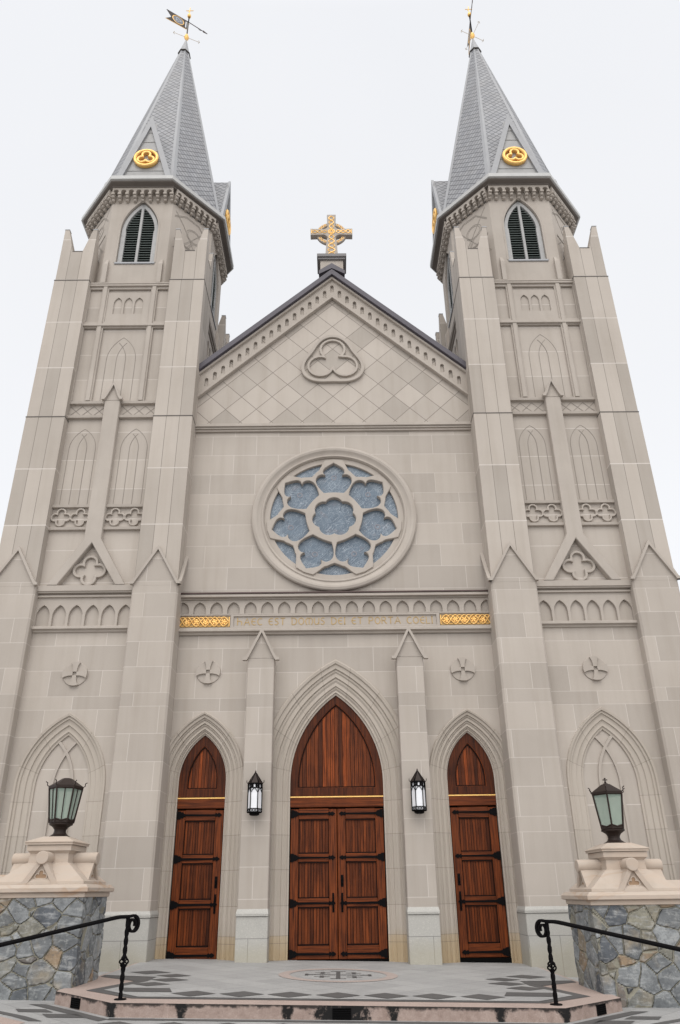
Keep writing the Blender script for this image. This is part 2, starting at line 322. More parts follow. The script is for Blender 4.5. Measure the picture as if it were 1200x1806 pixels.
MGR = granite('rose granite ring', (0.385, 0.315, 0.285), (0.345, 0.29, 0.265), slab=False)
MGOLDB = metal_sheet('gilded inlay', (0.50, 0.345, 0.155), 0.6, 0.2, 0.35)
MSOF = metal_sheet('shade brown soffit', (0.150, 0.128, 0.112), 0.7)  # deep shade under the gutter, with some dirt, put into the cornice colour
MGUTL = metal_sheet('pale zinc gutter', (0.50, 0.495, 0.485), 0.55)
MHALO = metal_sheet('rose tinted glass', (0.235, 0.225, 0.25), 0.25)
MVBLUE = metal_sheet('grey enamel', (0.16, 0.175, 0.21), 0.5); MVWH = metal_sheet('pale enamel', (0.48, 0.50, 0.54), 0.5)

# ------------------------------------------------------------------ mesh helpers
def obj(name, bm, m, parent=None, smooth=35):
    bmesh.ops.recalc_face_normals(bm, faces=bm.faces[:])
    me = bpy.data.meshes.new(name); bm.to_mesh(me); bm.free()
    return objm(name, me, m, parent, smooth)
def objm(name, me, m, parent=None, smooth=35):
    for q in (m if isinstance(m, list) else [m]): me.materials.append(q)
    if smooth:
        for p in me.polygons: p.use_smooth = True
        me.set_sharp_from_angle(angle=math.radians(smooth))
    o = bpy.data.objects.new(name, me); COL.objects.link(o)
    if parent: o.parent = parent
    return o
def thing(name, label, cat, loc=(0, 0, 0), group=None):
    o = bpy.data.objects.new(name, None); COL.objects.link(o); o.location = loc; o.empty_display_size = 0.2
    o['label'] = label; o['category'] = cat
    if group: o['group'] = group
    return o
def struct(o, kind='structure'):
    o['kind'] = kind; return o
def dup(o, parent=None, loc=None, rz=None, sx=None):
    c = o.copy(); COL.objects.link(c); c.parent = parent
    if loc is not None: c.location = loc
    if rz is not None: c.rotation_euler = (0, 0, rz)
    if sx is not None: c.scale = (sx, 1, 1)
    for ch in list(o.children): dup(ch, c)
    return c
BM = bmesh.new
def box(bm, x0, x1, y0, y1, z0, z1, bev=0.0, mi=0):
    vs = [bm.verts.new((x, y, z)) for x in (x0, x1) for y in (y0, y1) for z in (z0, z1)]
    fs = [bm.faces.new([vs[i] for i in q]) for q in ((0, 1, 3, 2), (4, 6, 7, 5), (0, 4, 5, 1), (2, 3, 7, 6), (0, 2, 6, 4), (1, 5, 7, 3))]
    for f in fs: f.material_index = mi
    if bev:
        es = list({e for f in fs for e in f.edges}); bmesh.ops.bevel(bm, geom=es, offset=bev, segments=1, affect='EDGES', profile=0.5)
def frus(bm, a, b, bot=True, top=True):
    """two rings of equal length -> closed frustum"""
    va = [bm.verts.new(p) for p in a]; vb = [bm.verts.new(p) for p in b]; n = len(a)
    for i in range(n): bm.faces.new((va[i], va[(i+1) % n], vb[(i+1) % n], vb[i]))
    if bot: bm.faces.new(va[::-1])
    if top: bm.faces.new(vb)
def rect(hx, hy, z, cx=0, cy=0): return [(cx-hx, cy-hy, z), (cx+hx, cy-hy, z), (cx+hx, cy+hy, z), (cx-hx, cy+hy, z)]
def ngon(r, n, z, ph=0.0, cx=0, cy=0): return [(cx+r*math.cos(ph+2*PI*i/n), cy+r*math.sin(ph+2*PI*i/n), z) for i in range(n)]
def stack(bm, rings):
    for k in range(len(rings)-1): frus(bm, rings[k], rings[k+1], k == 0, k == len(rings)-2)
def prism(bm, pts, y0, y1, mi=0):
    va = [bm.verts.new((x, y0, z)) for x, z in pts]; vb = [bm.verts.new((x, y1, z)) for x, z in pts]; n = len(pts)
    fs = [bm.faces.new(va), bm.faces.new(vb[::-1])]
    for i in range(n): fs.append(bm.faces.new((va[i], vb[i], vb[(i+1) % n], va[(i+1) % n])))
    for f in fs: f.material_index = mi
def tube(bm, pts, r, n=6, closed=False):
    pts = [Vector(p) for p in pts]; rings = []; N = len(pts)
    rr = r if isinstance(r, (list, tuple)) else [r]*N
    prev = None
    for i, p in enumerate(pts):
        a = pts[(i-1) % N] if (i or closed) else p; b = pts[(i+1) % N] if (i < N-1 or closed) else p
        t = (b-a).normalized()
        if prev is None:
            h = Vector((0, 0, 1)) if abs(t.z) < 0.9 else Vector((0, 1, 0)); s = t.cross(h).normalized()
        else: s = (prev - t*prev.dot(t)).normalized()
        prev = s; q = t.cross(s)
        rings.append([bm.verts.new(p+(s*math.cos(2*PI*k/n)+q*math.sin(2*PI*k/n))*rr[i]) for k in range(n)])
    for i in range(N if closed else N-1):
        A, B = rings[i], rings[(i+1) % N]
        for k in range(n): bm.faces.new((A[k], A[(k+1) % n], B[(k+1) % n], B[k]))
    if not closed:
        bm.faces.new(rings[0][::-1]); bm.faces.new(rings[-1])
def rows(bm, R, close_u=False, lens=None):
    """grid surface through rows of points; optional UV v = length per column"""
    V = [[bm.verts.new(p) for p in r] for r in R]; uv = bm.loops.layers.uv.verify() if lens else None
    n = len(R[0])
    for j in range(len(R)-1):
        for i in range(n if close_u else n-1):
            k = (i+1) % n
            f = bm.faces.new((V[j][i], V[j][k], V[j+1][k], V[j+1][i]))
            if uv:
                for l, q in zip(f.loops, ((i, j), (i+1, j), (i+1, j+1), (i, j+1))): l[uv].uv = (q[1]*0.1, lens[q[0]])
def lathe_y(bm, prof, cx, cz, n=64):
    rows(bm, [[(cx+r*math.cos(2*PI*i/n), y, cz+r*math.sin(2*PI*i/n)) for i in range(n)] for r, y in prof], True)
def lathe_z(bm, prof, cx, cy, n=16, ph=0.0):
    stack(bm, [ngon(max(r, 1e-4), n, z, ph, cx, cy) for r, z in prof])
def plate(name, loops, y0, y1, m, parent=None, bev=0.0):
    """flat slab with holes: 2-D loops (x, z), front face at y0, back at y1"""
    cu = bpy.data.curves.new('tmp', 'CURVE'); cu.dimensions = '2D'; cu.fill_mode = 'BOTH'
    cu.extrude = abs(y1-y0)/2 - bev
    if bev: cu.bevel_depth = bev; cu.bevel_resolution = 0; cu.offset = -bev
    for L in loops:
        s = cu.splines.new('POLY'); s.points.add(len(L)-1); s.use_cyclic_u = True
        for p, q in zip(s.points, L): p.co = (q[0], q[1], 0, 1)
    o = bpy.data.objects.new('tmp', cu); COL.objects.link(o)
    me = bpy.data.meshes.new_from_object(o.evaluated_get(bpy.context.evaluated_depsgraph_get()))
    bpy.data.objects.remove(o); bpy.data.curves.remove(cu)
    ym = (y0+y1)/2
    for v in me.vertices: v.co = (v.co.x, ym-v.co.z, v.co.y)
    me.name = name
    return objm(name, me, m, parent, 30)
def arch(cx, hw, base, zs, R, n=10, o=0.0):
    """pointed arch outline offset outward by o, bottom-left over the apex to bottom-right"""
    c = R-hw; rr = R+o; a1 = math.acos(max(-1, min(1, c/rr)))
    L = [(cx+c-rr*math.cos(a1*i/n), zs+rr*math.sin(a1*i/n)) for i in range(n+1)]
    Rr = [(2*cx-x, z) for x, z in L[::-1]][1:]
    return [(L[0][0], base)]+L+Rr+[(Rr[-1][0], base)]
def archR(hw, rise): return (hw*hw+rise*rise)/(2*hw)
def arch_sweep(bm, cx, hw, base, zs, R, prof, n=14):
    """moulded reveal swept round a pointed arch; prof = (outward offset, y)"""
    ref = arch(cx, hw, base, zs, R, n, 0.2); lens = [0.0]
    for a, b in zip(ref, ref[1:]): lens.append(lens[-1]+math.dist(a, b))
    half = lens[-1]/2; lens = [l if l <= half+1e-6 else 2*half-l for l in lens]
    half_off = 0.007
    lens = [l+half_off for l in lens]
    Rws = [[(x, y, z) for x, z in arch(cx, hw, base, zs, R, n, o)] for o, y in prof]
    # keep the length coordinate per face monotone
    rows(bm, Rws, False, lens)
def strip(pts, w):
    """closed 2-D ribbon of width w round an open polyline"""
    L, Rr = [], []
    for i, p in enumerate(pts):
        a = Vector(pts[max(i-1, 0)]); b = Vector(pts[min(i+1, len(pts)-1)]); t = (b-a).normalized(); nrm = Vector((-t.y, t.x))*(w/2)
        L.append((p[0]+nrm.x, p[1]+nrm.y)); Rr.append((p[0]-nrm.x, p[1]-nrm.y))
    return L+Rr[::-1]
def ribbon(bm, pts, w, y0, y1):
    """raised band (not self-joining) built as quads so that concave runs stay clean"""
    q = strip(pts, w); n = len(pts); A, B = q[:n], q[n:][::-1]
    va = [[bm.verts.new((x, y, z)) for x, z in r] for r in (A, B) for y in (y0, y1)]
    a0, a1, b0, b1 = va
    for i in range(n-1):
        bm.faces.new((a0[i], a0[i+1], b0[i+1], b0[i])); bm.faces.new((a0[i], a1[i], a1[i+1], a0[i+1])); bm.faces.new((b0[i], b0[i+1], b1[i+1], b1[i]))
    bm.faces.new((a0[0], b0[0], b1[0], a1[0])); bm.faces.new((a0[-1], a1[-1], b1[-1], b0[-1]))
def circ(cx, cz, r, n=40, a0=0.0): return [(cx+r*math.cos(a0+2*PI*i/n), cz+r*math.sin(a0+2*PI*i/n)) for i in range(n)]
def foil(cx, cz, d, r, n, a0=PI/2, seg=10):
    """outline of n overlapping circles of radius r whose centres lie d from the middle"""
    # half angle at which neighbouring circles meet
    h = PI/n; x = d*math.cos(h); y = math.sqrt(max(r*r-(d*math.sin(h))**2, 0)); q = x+y
    px, pz = q*math.cos(h)-d, q*math.sin(h); al = math.atan2(pz, px); P = []
    for k in range(n):
        a = a0+2*PI*k/n
        for i in range(seg):
            t = -al+2*al*i/seg; X, Y = d+r*math.cos(t), r*math.sin(t)
            P.append((cx+X*math.cos(a)-Y*math.sin(a), cz+X*math.sin(a)+Y*math.cos(a)))
    return P
def gz(x): return -0.0222*max(-8, min(8, x))

# ------------------------------------------------------------------ church: central front
church = thing('church', 'grey limestone church front with twin spires, rose window and three wooden doors', 'church')
DA = dict(hw=0.885, zs=3.05, R=2.088)                       # centre door arch
SA = dict(hw=0.45, zs=3.10, R=archR(0.45, 0.88)); SX = 2.565  # side door arches
OC, OS = 0.60, 0.37
def notch(cx, A, o):
    return arch(cx, A['hw'], -0.3, A['zs'], A['R'], 14, o)
out_ = [(-3.35, -0.3)]+notch(-SX, SA, OS-0.02)+notch(0, DA, OC-0.02)+notch(SX, SA, OS-0.02)+[(3.35, -0.3), (3.35, 6.12), (-3.35, 6.12)]
plate('lower_wall', [out_], 0.0, 0.30, MB_, church)
def jamb_prof(w):
    P = [(0.0, 0.24), (0.0, 0.17), (0.04*w, 0.165), (0.07*w, 0.135), (0.13*w, 0.15), (0.18*w, 0.12), (0.22*w, 0.125), (0.24*w, 0.095), (0.34*w, 0.10), (0.40*w, 0.075),
         (0.46*w, 0.085), (0.48*w, 0.05), (0.60*w, 0.055), (0.64*w, 0.03), (0.70*w, 0.035), (0.72*w, 0.0), (0.84*w, -0.005), (0.87*w, -0.035), (0.95*w, -0.045), (0.985*w, -0.035), (1.0*w, 0.02)]
    return P
for cx, A, o in ((0, DA, OC), (-SX, SA, OS), (SX, SA, OS)):
    bm = BM(); arch_sweep(bm, cx, A['hw'], -0.3, A['zs'], A['R'], jamb_prof(o)); obj('arch_moulding', bm, MJ, church, 28)

# doors
RAIL = [(0.03, 0.245), (0.87, 1.01), (1.63, 1.77), (2.38, 2.57)]    # (below panel, ...) boundaries: rails between these heights
PAN = [(0.25, 0.87), (1.01, 1.63), (1.77, 2.38)]
def planks(bm, x0, x1, zt, z0, y0, y1, w):
    n = max(2, round((x1-x0)/w)); s = (x1-x0)/n
    for i in range(n):
        a, b = x0+i*s, x0+(i+1)*s
        za, zb = (zt(a), zt(b)) if callable(zt) else (zt, zt)
        g_ = 0.0035
        d = random.uniform(0, 0.003)
        prism(bm, [(a+g_, z0), (b-g_, z0), (b-g_, zb), ((a+b)/2, max(za, zb) if not callable(zt) else zt((a+b)/2)), (a+g_, za)] if callable(zt) else [(a+g_, z0), (b-g_, z0), (b-g_, zb), (a+g_, za)], y0+d, y1)
def hinge(bm, x0, x1, z, y):
    """strap hinge from the plate at x0 to the fleur tip at x1"""
    s = 1 if x1 > x0 else -1
    P = lambda *q: [(x0+s*u, z+v) for u, v in q]
    L = abs(x1-x0)
    up = [(0, 0.075), (0.055, 0.07), (0.075, 0.05), (0.10, 0.055), (0.125, 0.03), (0.15, 0.020), (L-0.13, 0.013), (L-0.12, 0.03), (L-0.10, 0.034), (L-0.085, 0.018), (L-0.06, 0.040), (L-0.035, 0.030), (L, 0.0)]
    prism(bm, P(*(up+[(u, -v) for u, v in up[::-1][1:]])), y-0.014, y+0.002)
def leaf(x0, x1, hs, lock):
    """hs = -1: hinges at x0 (left), +1: hinges at x1"""
    z0, z1 = 0.03, 2.56; sw = 0.155
    bm = BM()
    box(bm, x0+0.006, x0+sw, 0.205, 0.262, z0, z1, 0.006); box(bm, x1-sw, x1-0.006, 0.205, 0.262, z0, z1, 0.006)
    d = obj('door', bm, MW, church)
    for a, b in RAIL:
        bm = BM(); box(bm, x0+sw+0.001, x1-sw-0.001, 0.206, 0.262, a, b, 0.006); obj('rail', bm, MWH, d)
    for a, b in PAN:
        bm = BM(); planks(bm, x0+sw+0.012, x1-sw-0.012, b-0.02, a+0.02, 0.236, 0.26, 0.052); obj('panel', bm, MW, d)
    bm = BM()
    for a, b in PAN:      # shadow moulding round each panel
        for q in ((x0+sw, x1-sw, a, a+0.022), (x0+sw, x1-sw, b-0.022, b), (x0+sw, x0+sw+0.014, a, b), (x1-sw-0.014, x1-sw, a, b)):
            box(bm, q[0], q[1], 0.214, 0.261, q[2], q[3])
    obj('bead', bm, metal_bead, d)
    hx, tx = (x0+0.01, x1-0.035) if hs < 0 else (x1-0.01, x0+0.035)
    for z in (0.115, 0.93, 1.70, 2.475):
        bm = BM(); hinge(bm, hx, tx, z, 0.203); obj('hinge', bm, MIRON, d)
    kx = x1-0.08 if hs < 0 else x0+0.08
    bm = BM(); box(bm, kx-0.018, kx+0.018, 0.192, 0.204, 0.78, 1.10, 0.004)
    tube(bm, [(kx, 0.195, 1.05), (kx, 0.14, 1.03), (kx, 0.135, 0.94), (kx, 0.14, 0.85), (kx, 0.195, 0.83)], 0.011, 8); obj('handle', bm, MIRON, d)
    if lock:
        bm = BM(); box(bm, kx-0.024, kx+0.024, 0.19, 0.204, 1.20, 1.40, 0.006); lathe_y(bm, [(0.001, 0.168), (0.02, 0.17), (0.022, 0.19)], kx, 1.33, 12); tube(bm, [(kx, 0.19, 1.29), (kx, 0.165, 1.27), (kx, 0.19, 1.23)], 0.008, 6)
        obj('lock', bm, MIRON, d)
    return d
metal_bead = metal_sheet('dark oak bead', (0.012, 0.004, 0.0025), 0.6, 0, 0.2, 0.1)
leaf(-0.872, -0.001, -1, False); leaf(0.001, 0.872, 1, True); leaf(-SX-0.44, -SX+0.44, -1, True); leaf(SX-0.44, SX+0.44, 1, True)
for cx, A, w in ((0, DA, 0.885), (-SX, SA, 0.45), (SX, SA, 0.45)):
    bm = BM(); box(bm, cx-w, cx+w, 0.193, 0.262, 2.595, 2.765, 0.006); t = obj('transom', bm, MWH, church)
    bm = BM(); box(bm, cx-w+0.001, cx+w-0.001, 0.186, 0.25, 2.769, 2.793, 0.003); obj('gilt_bar', bm, MGOLD, t)
    bm = BM(); box(bm, cx-w-0.02, cx+w+0.02, 0.264, 0.29, -0.3, 5.0 if w > 0.5 else 4.1); box(bm, cx-w, cx+w, 0.17, 0.262, -0.3, 0.024); obj('threshold', bm, MDARK, church)
    inner = arch(cx, A['hw']-(0.145 if w > 0.5 else 0.165), 2.955, A['zs'], A['R']-(0.145 if w > 0.5 else 0.165), 12)
    outer = arch(cx, A['hw']+0.012, 2.797, A['zs'], A['R']+0.012, 14)
    ty = plate('tympanum', [outer, inner], 0.195, 0.262, MW, church, 0.006)
    hw2 = A['hw']-(0.145 if w > 0.5 else 0.165); R2 = A['R']-(0.145 if w > 0.5 else 0.165)
    def top(x, cx=cx, hw2=hw2, R2=R2, A=A):
        c = R2-hw2; d = abs(x-cx); return A['zs']+math.sqrt(max(R2*R2-(c+d)**2, 0.0)) if c+d < R2 else A['zs']
    bm = BM(); planks(bm, cx-hw2+0.004, cx+hw2-0.004, top, 2.955, 0.232, 0.261, 0.078 if w > 0.5 else 0.06); obj('plank_panel', bm, MW, ty)
    bw_ = 0.020
    plate('bead', [arch(cx, hw2+0.002, 2.954, A['zs'], R2+0.002, 14), arch(cx, hw2-bw_, 2.954+bw_, A['zs'], R2-bw_, 14)], 0.212, 0.2625, metal_bead, ty)

# pilasters beside the centre door
def gablet(bm, cx, z0, z1, hw, wall, proud, t=0.075, ear=0.05):
    """raised inverted V with flared feet"""
    sl_ = (z1-z0)/hw; L = math.hypot(1, sl_)
    v = t*L*0.9
    o1 = [(cx-hw-ear, z0+0.02), (cx-hw, z0+0.03), (cx-hw+0.05, z0+0.03+0.05*sl_*0.8), (cx, z1)]
    i1 = [(cx, z1-v), (cx-hw+0.075, z0+0.045), (cx-hw+0.03, z0-0.035), (cx-hw-ear, z0-0.035)]
    prism(bm, o1+i1, wall-proud, wall+0.02)
    prism(bm, [(2*cx-x, z) for x, z in (o1+i1)][::-1], wall-proud, wall+0.02)
for s in (-1, 1):
    cx = s*1.468
    bm = BM(); box(bm, cx-0.262, cx+0.262, -0.30, 0.02, -0.3, 5.40, 0.012)
    prism(bm, [(cx-0.262, 5.399), (cx+0.262, 5.399), (cx, 5.95)], -0.30, 0.02)
    p = obj('pilaster', bm, MB_, church, 25)
    bm = BM(); gablet(bm, cx, 5.38, 6.03, 0.31, -0.30, 0.06, 0.05); obj('gablet', bm, MP, p, 25)
    bm = BM(); box(bm, cx-0.272, cx+0.272, -0.322, 0.0, -0.3, 0.745, 0.008); box(bm, cx-0.278, cx+0.278, -0.345, 0.0, 0.746, 0.775, 0.006)
    stack(bm, [rect(0.278, 0.17, 0.776, cx, -0.175), rect(0.276, 0.166, 0.80, cx, -0.172), rect(0.263, 0.155, 0.86, cx, -0.15)])
    obj('plinth', bm, MGRAN, p)

# inscription band, niches and string courses
bm = BM()
prism_ = [(-0.02, 5.99), (-0.05, 6.0), (-0.06, 6.03), (-0.12, 6.05), (-0.12, 6.095), (-0.10, 6.11), (0.02, 6.111)]
rows(bm, [[(-3.3, y, z), (3.3, y, z)] for y, z in prism_]); obj('string_course', bm, MP, church, 20)
plate('inscription_panel', [[(-3.3, 6.112), (3.3, 6.112), (3.3, 6.425), (-3.3, 6.425)], [(-2.09, 6.165), (2.09, 6.165), (2.09, 6.385), (-2.09, 6.385)],
      [(-3.275, 6.145), (-2.155, 6.145), (-2.155, 6.405), (-3.275, 6.405)], [(2.155, 6.145), (3.275, 6.145), (3.275, 6.405), (2.155, 6.405)]], -0.075, 0.0, MP, church, 0.006)
bm = BM(); box(bm, -3.3, 3.3, -0.045, 0.05, 6.113, 6.45); obj('inscription_field', bm, MP, church)
LET = {  # uncial strokes in a unit-high cell
 'H': (0.62, [[(0, 1.08), (0, 0)], [(0, .52), (.2, .62), (.45, .56), (.55, .38), (.55, 0)]]), 'A': (0.72, [[(0, 0), (.38, 1), (.72, 0)], [(.14, .36), (.58, .36)]]),
 'E': (0.55, [[(.52, .9), (.35, 1), (.12, .85), (0, .5), (.12, .15), (.35, 0), (.53, .1)], [(.02, .52), (.48, .52)]]), 'C': (0.58, [[(.56, .88), (.36, 1), (.12, .85), (0, .5), (.12, .15), (.36, 0), (.57, .12)]]),
 'S': (0.5, [[(.46, .9), (.25, 1), (.04, .82), (.1, .6), (.38, .45), (.46, .22), (.25, 0), (0, .1)]]), 'T': (0.6, [[(0, .98), (.6, .98)], [(.3, .98), (.3, 0)]]),
 'D': (0.66, [[(.05, 0), (.05, 1), (.35, .97), (.6, .75), (.65, .45), (.52, .12), (.3, 0), (.05, 0)], [(-.06, 1), (.1, 1)]]), 'O': (0.68, [[(.34, 1), (.1, .85), (0, .5), (.1, .15), (.34, 0), (.58, .15), (.68, .5), (.58, .85), (.34, 1)]]),
 'M': (0.9, [[(.45, .98), (.45, 0)], [(.45, .9), (.25, .98), (.05, .75), (0, .4), (.1, .05), (.22, 0)], [(.45, .9), (.65, .98), (.85, .75), (.9, .4), (.8, .05), (.68, 0)]]),
 'U': (0.6, [[(0, .98), (.02, .25), (.18, 0), (.4, .06), (.56, .3)], [(.57, .98), (.57, 0)]]), 'I': (0.12, [[(.06, 1), (.06, 0)], [(-.02, .99), (.14, .99)], [(-.02, .01), (.14, .01)]]),
 'P': (0.52, [[(0, 0), (0, 1), (.3, 1), (.5, .84), (.48, .6), (.28, .47), (0, .47)]]), 'R': (0.6, [[(0, 0), (0, 1), (.3, 1), (.48, .84), (.46, .62), (.25, .5), (0, .5)], [(.25, .5), (.6, 0)]]),
 'L': (0.46, [[(0, 1), (0, 0), (.46, 0.02)]])}
txt = 'HAEC EST DOMUS DEI ET PORTA COELI'; wd = sum((LET[c][0]+0.22) if c != ' ' else 0.62 for c in txt)-0.22
hgt = 0.150; sc = 4.02/(wd*hgt); x = -2.01; bm = BM()
for c in txt:
    if c == ' ': x += 0.62*hgt*sc; continue
    for st in LET[c][1]:
        P = [(x+px*hgt*sc, 6.20+pz*hgt) for px, pz in st]
        ribbon(bm, P, 0.017, -0.052, -0.044)
    x += (LET[c][0]+0.22)*hgt*sc
obj('inscription', bm, MGOLDB, church, 0)
for s in (-1, 1):      # gilded knotwork panels
    a, b = (2.165, 3.265); bm = BM(); n = 90; zc = 6.275; A_ = 0.098
    for ph in (0, PI):
        P = []
        for i in range(n+1):
            t = i/n; x_ = a+0.03+(b-a-0.06)*t; P.append((s*x_, -0.068-0.008*math.cos(2*PI*4.5*t*2+ph), zc+A_*math.sin(2*PI*2.75*t+ph)))
        tube(bm, P, 0.0115, 6)
    for k in range(6):
        xc = a+0.03+(b-a-0.06)*(k+0.5)/5.5 if k < 5.4 else b
        if xc > b-0.06: continue
        for d in range(5):
            an = 2*PI*d/5+0.5*k; px, pz = s*xc+0.042*math.cos(an), zc+0.042*math.sin(an)
            lathe_y(bm, [(0.001, -0.070), (0.018, -0.066), (0.026, -0.05)], px, pz, 8)
        lathe_y(bm, [(0.001, -0.072), (0.02, -0.068), (0.026, -0.05)], s*xc, zc, 8)
    for e in (a+0.012, b-0.012): tube(bm, [(s*e, -0.062, zc-0.105), (s*e, -0.062, zc+0.105)], 0.011, 6)
    for k in range(5):
        xc = a+0.03+(b-a-0.06)*(k+1)/5.5
        tube(bm, [(s*xc+0.075*math.cos(q*PI/8), -0.064, zc+0.10*math.sin(q*PI/8)) for q in range(16)], 0.008, 5, True)
    g_ = obj('knotwork_panel', bm, MGOLD, church)
    bm = BM(); box(bm, min(s*2.17, s*3.26), max(s*2.17, s*3.26), -0.049, -0.03, 6.16, 6.39); obj('panel_ground', bm, MGOLDB, g_)
bm = BM(); box(bm, -3.3, 3.3, -0.01, 0.05, 6.43, 6.76); obj('niche_back', bm, MP, church)
nl = [[(-3.3, 6.428), (3.3, 6.428), (3.3, 6.755), (-3.3, 6.755)]]
for k in range(-9, 10): nl.append(arch(k*0.3505, 0.128, 6.45, 6.53, archR(0.128, 0.18), 7))
plate('niche_band', nl, -0.07, 0.0, MP, church, 0.004)
bm = BM(); box(bm, -3.3, 3.3, -0.10, 0.05, 6.757, 6.785, 0.004); box(bm, -3.3, 3.3, -0.17, 0.05, 6.786, 6.85, 0.008); obj('ledge', bm, MP, church)
bm = BM()
rows(bm, [[(-3.3, y, z), (3.3, y, z)] for y, z in ((-0.172, 6.851), (-0.185, 6.855), (-0.182, 6.885), (-0.15, 6.895), (0.0, 6.95))]); obj('copper_flashing', bm, MCOP, church, 0)

# wall above with the rose window
RZ = 8.76
plate('upper_wall', [[(-3.35, 6.45), (3.35, 6.45), (3.35, 11.26), (-3.35, 11.26)], circ(0, RZ, 1.56, 64)], 0.0, 0.30, MB_, church)
bm = BM(); lathe_y(bm, [(1.80, 0.01), (1.815, -0.02), (1.815, -0.075), (1.795, -0.10), (1.745, -0.115), (1.70, -0.105), (1.665, -0.075), (1.625, -0.055), (1.60, -0.052), (1.597, -0.066), (1.575, -0.07), (1.56, -0.06), (1.557, -0.035), (1.545, -0.03), (1.54, 0.05), (1.54, 0.12)], 0, RZ, 96)
rose = obj('rose_window', bm, MP, church, 25)
plate('outer_ring', [circ(0, RZ, 1.545, 96), circ(0, RZ, 1.415, 96)], 0.0, 0.08, MP, rose, 0.006)
def pol(r, lat, a): return (r*math.cos(a)-lat*math.sin(a), RZ+r*math.sin(a)+lat*math.cos(a))
def smooth2(P, it=2):
    for _ in range(it):
        Q = [P[0]]
        for a, b in zip(P, P[1:]): Q += [(a[0]*.75+b[0]*.25, a[1]*.75+b[1]*.25), (a[0]*.25+b[0]*.75, a[1]*.25+b[1]*.75)]
        Q.append(P[-1]); P = Q
    return P
tracery = []; contour = []
petA = smooth2([(0.605, -0.225), (0.68, -0.290), (0.78, -0.360), (0.90, -0.410), (1.02, -0.395), (1.10, -0.30), (1.08, -0.190)])
petB = smooth2([(1.08, -0.190), (1.14, -0.250), (1.235, -0.235), (1.315, -0.14), (1.37, -0.05), (1.405, 0.0)])
base = smooth2([(0.605, 0.225), (0.618, 0.10), (0.622, 0.0), (0.618, -0.10), (0.605, -0.225)], 1)
halfp = petA+petB[1:]
cA = smooth2([(1.145, 0.0), (1.18, 0.09), (1.215, 0.155), (1.228, 0.215)]); cB = smooth2([(1.228, 0.215), (1.285, 0.29), (1.37, 0.385), (1.42, 0.46)], 2)
for k in range(7):
    a = PI/2+2*PI*k/7; a2 = a+PI/7
    full = [pol(r, l, a) for r, l in halfp]+[pol(r, -l, a) for r, l in halfp[::-1][1:]]+[pol(r, l, a) for r, l in base[1:-1]]
    tracery.append(full)
    # outer contour, counter-clockwise: tip of this petal -> spoke valley -> next tip
    contour.append(pol(1.505, 0, a))
    dn = [(r, -l) for r, l in (cA+cB[1:])][::-1]
    contour += [pol(r, l, a2) for r, l in dn]+[pol(r, l, a2) for r, l in (cA+cB[1:])[1:]]
flower = foil(0, RZ, 0.285, 0.205, 7, PI/2, 8)
plate('tracery', [contour]+tracery+[flower], -0.035, 0.075, MP, rose, 0.010)
bm = BM(); bmv = [bm.verts.new((x, 0.065, z)) for x, z in circ(0, RZ, 1.50, 64)]; bm.faces.new(bmv); bm.normal_update(); obj('stained_glass', bm, MGL, rose, 0)
for k in range(7):
    bm = BM(); a = PI/2+2*PI*k/7; x_, z_ = pol(1.06 if k in (0,) else 0.98, 0, a)
    lathe_y(bm, [(0.062, 0.064), (0.062, 0.059), (0.044, 0.059), (0.044, 0.064)], x_, z_, 18); obj('halo', bm, MHALO, rose, 0)

# gable
bm = BM(); box(bm, -3.3, 3.3, -0.05, 0.05, 11.05, 11.10, 0.004); box(bm, -3.3, 3.3, -0.085, 0.05, 11.101, 11.145, 0.006); box(bm, -3.3, 3.3, -0.12, 0.05, 11.146, 11.23, 0.008)
obj('cornice', bm, MP, church)
plate('gable_wall', [[(-3.35, 11.231), (3.35, 11.231), (3.35, 12.6), (0, 15.85), (-3.35, 12.6)]], 0.0, 0.30, MG, church)
SLP = 0.978
fr_ = [[(-3.35, 15.87-0.966*3.35), (0, 15.87), (3.35, 15.87-0.966*3.35), (3.35, 15.25-SLP*3.35), (0, 15.25), (-3.35, 15.25-SLP*3.35)]]
for k in range(-16, 17):
    cx = k*0.1906; zc = 15.50-0.983*abs(cx)
    fr_.append([(cx-0.043, zc-0.12), (cx+0.043, zc-0.12)]+[(cx+0.043*math.cos(i*PI/6), zc+0.075+0.043*math.sin(i*PI/6)) for i in range(7)])
plate('frieze', fr_, -0.062, -0.001, MP, church, 0.005)
def chev(z0, t, x1=3.36, s=SLP): return [(-x1, z0-s*x1), (0, z0), (x1, z0-s*x1), (x1, z0-t-s*x1), (0, z0-t), (-x1, z0-t-s*x1)]
plate('raking_moulding', [chev(15.25, 0.085)], -0.105, -0.001, MP, church, 0.008)
plate('raking_moulding', [chev(15.865, 0.075, 3.36, 0.966)], -0.13, -0.001, MP, church, 0.008)
plate('gable_coping', [chev(16.055, 0.185, 3.40, 0.966)], -0.20, 0.45, MLEAD, church, 0.006)
bm = BM(); prism(bm, [(-0.335, 15.86), (0, 16.06), (0.335, 15.86), (0.335, 15.98), (0, 16.24), (-0.335, 15.98)], -0.215, 0.5); obj('saddle', bm, MLEAD, church, 0)
def rr(t): return 0.735+0.095*math.cos(3*(t-PI/2))
oo = [(rr(i*2*PI/60)*math.cos(i*2*PI/60), 13.12+rr(i*2*PI/60)*math.sin(i*2*PI/60)*1.0) for i in range(60)]
oi = [((rr(i*2*PI/60)-0.085)*math.cos(i*2*PI/60), 13.12+(rr(i*2*PI/60)-0.085)*math.sin(i*2*PI/60)) for i in range(60)]
tf = plate('trefoil_relief', [oo, oi], -0.075, -0.001, MP, church, 0.008)
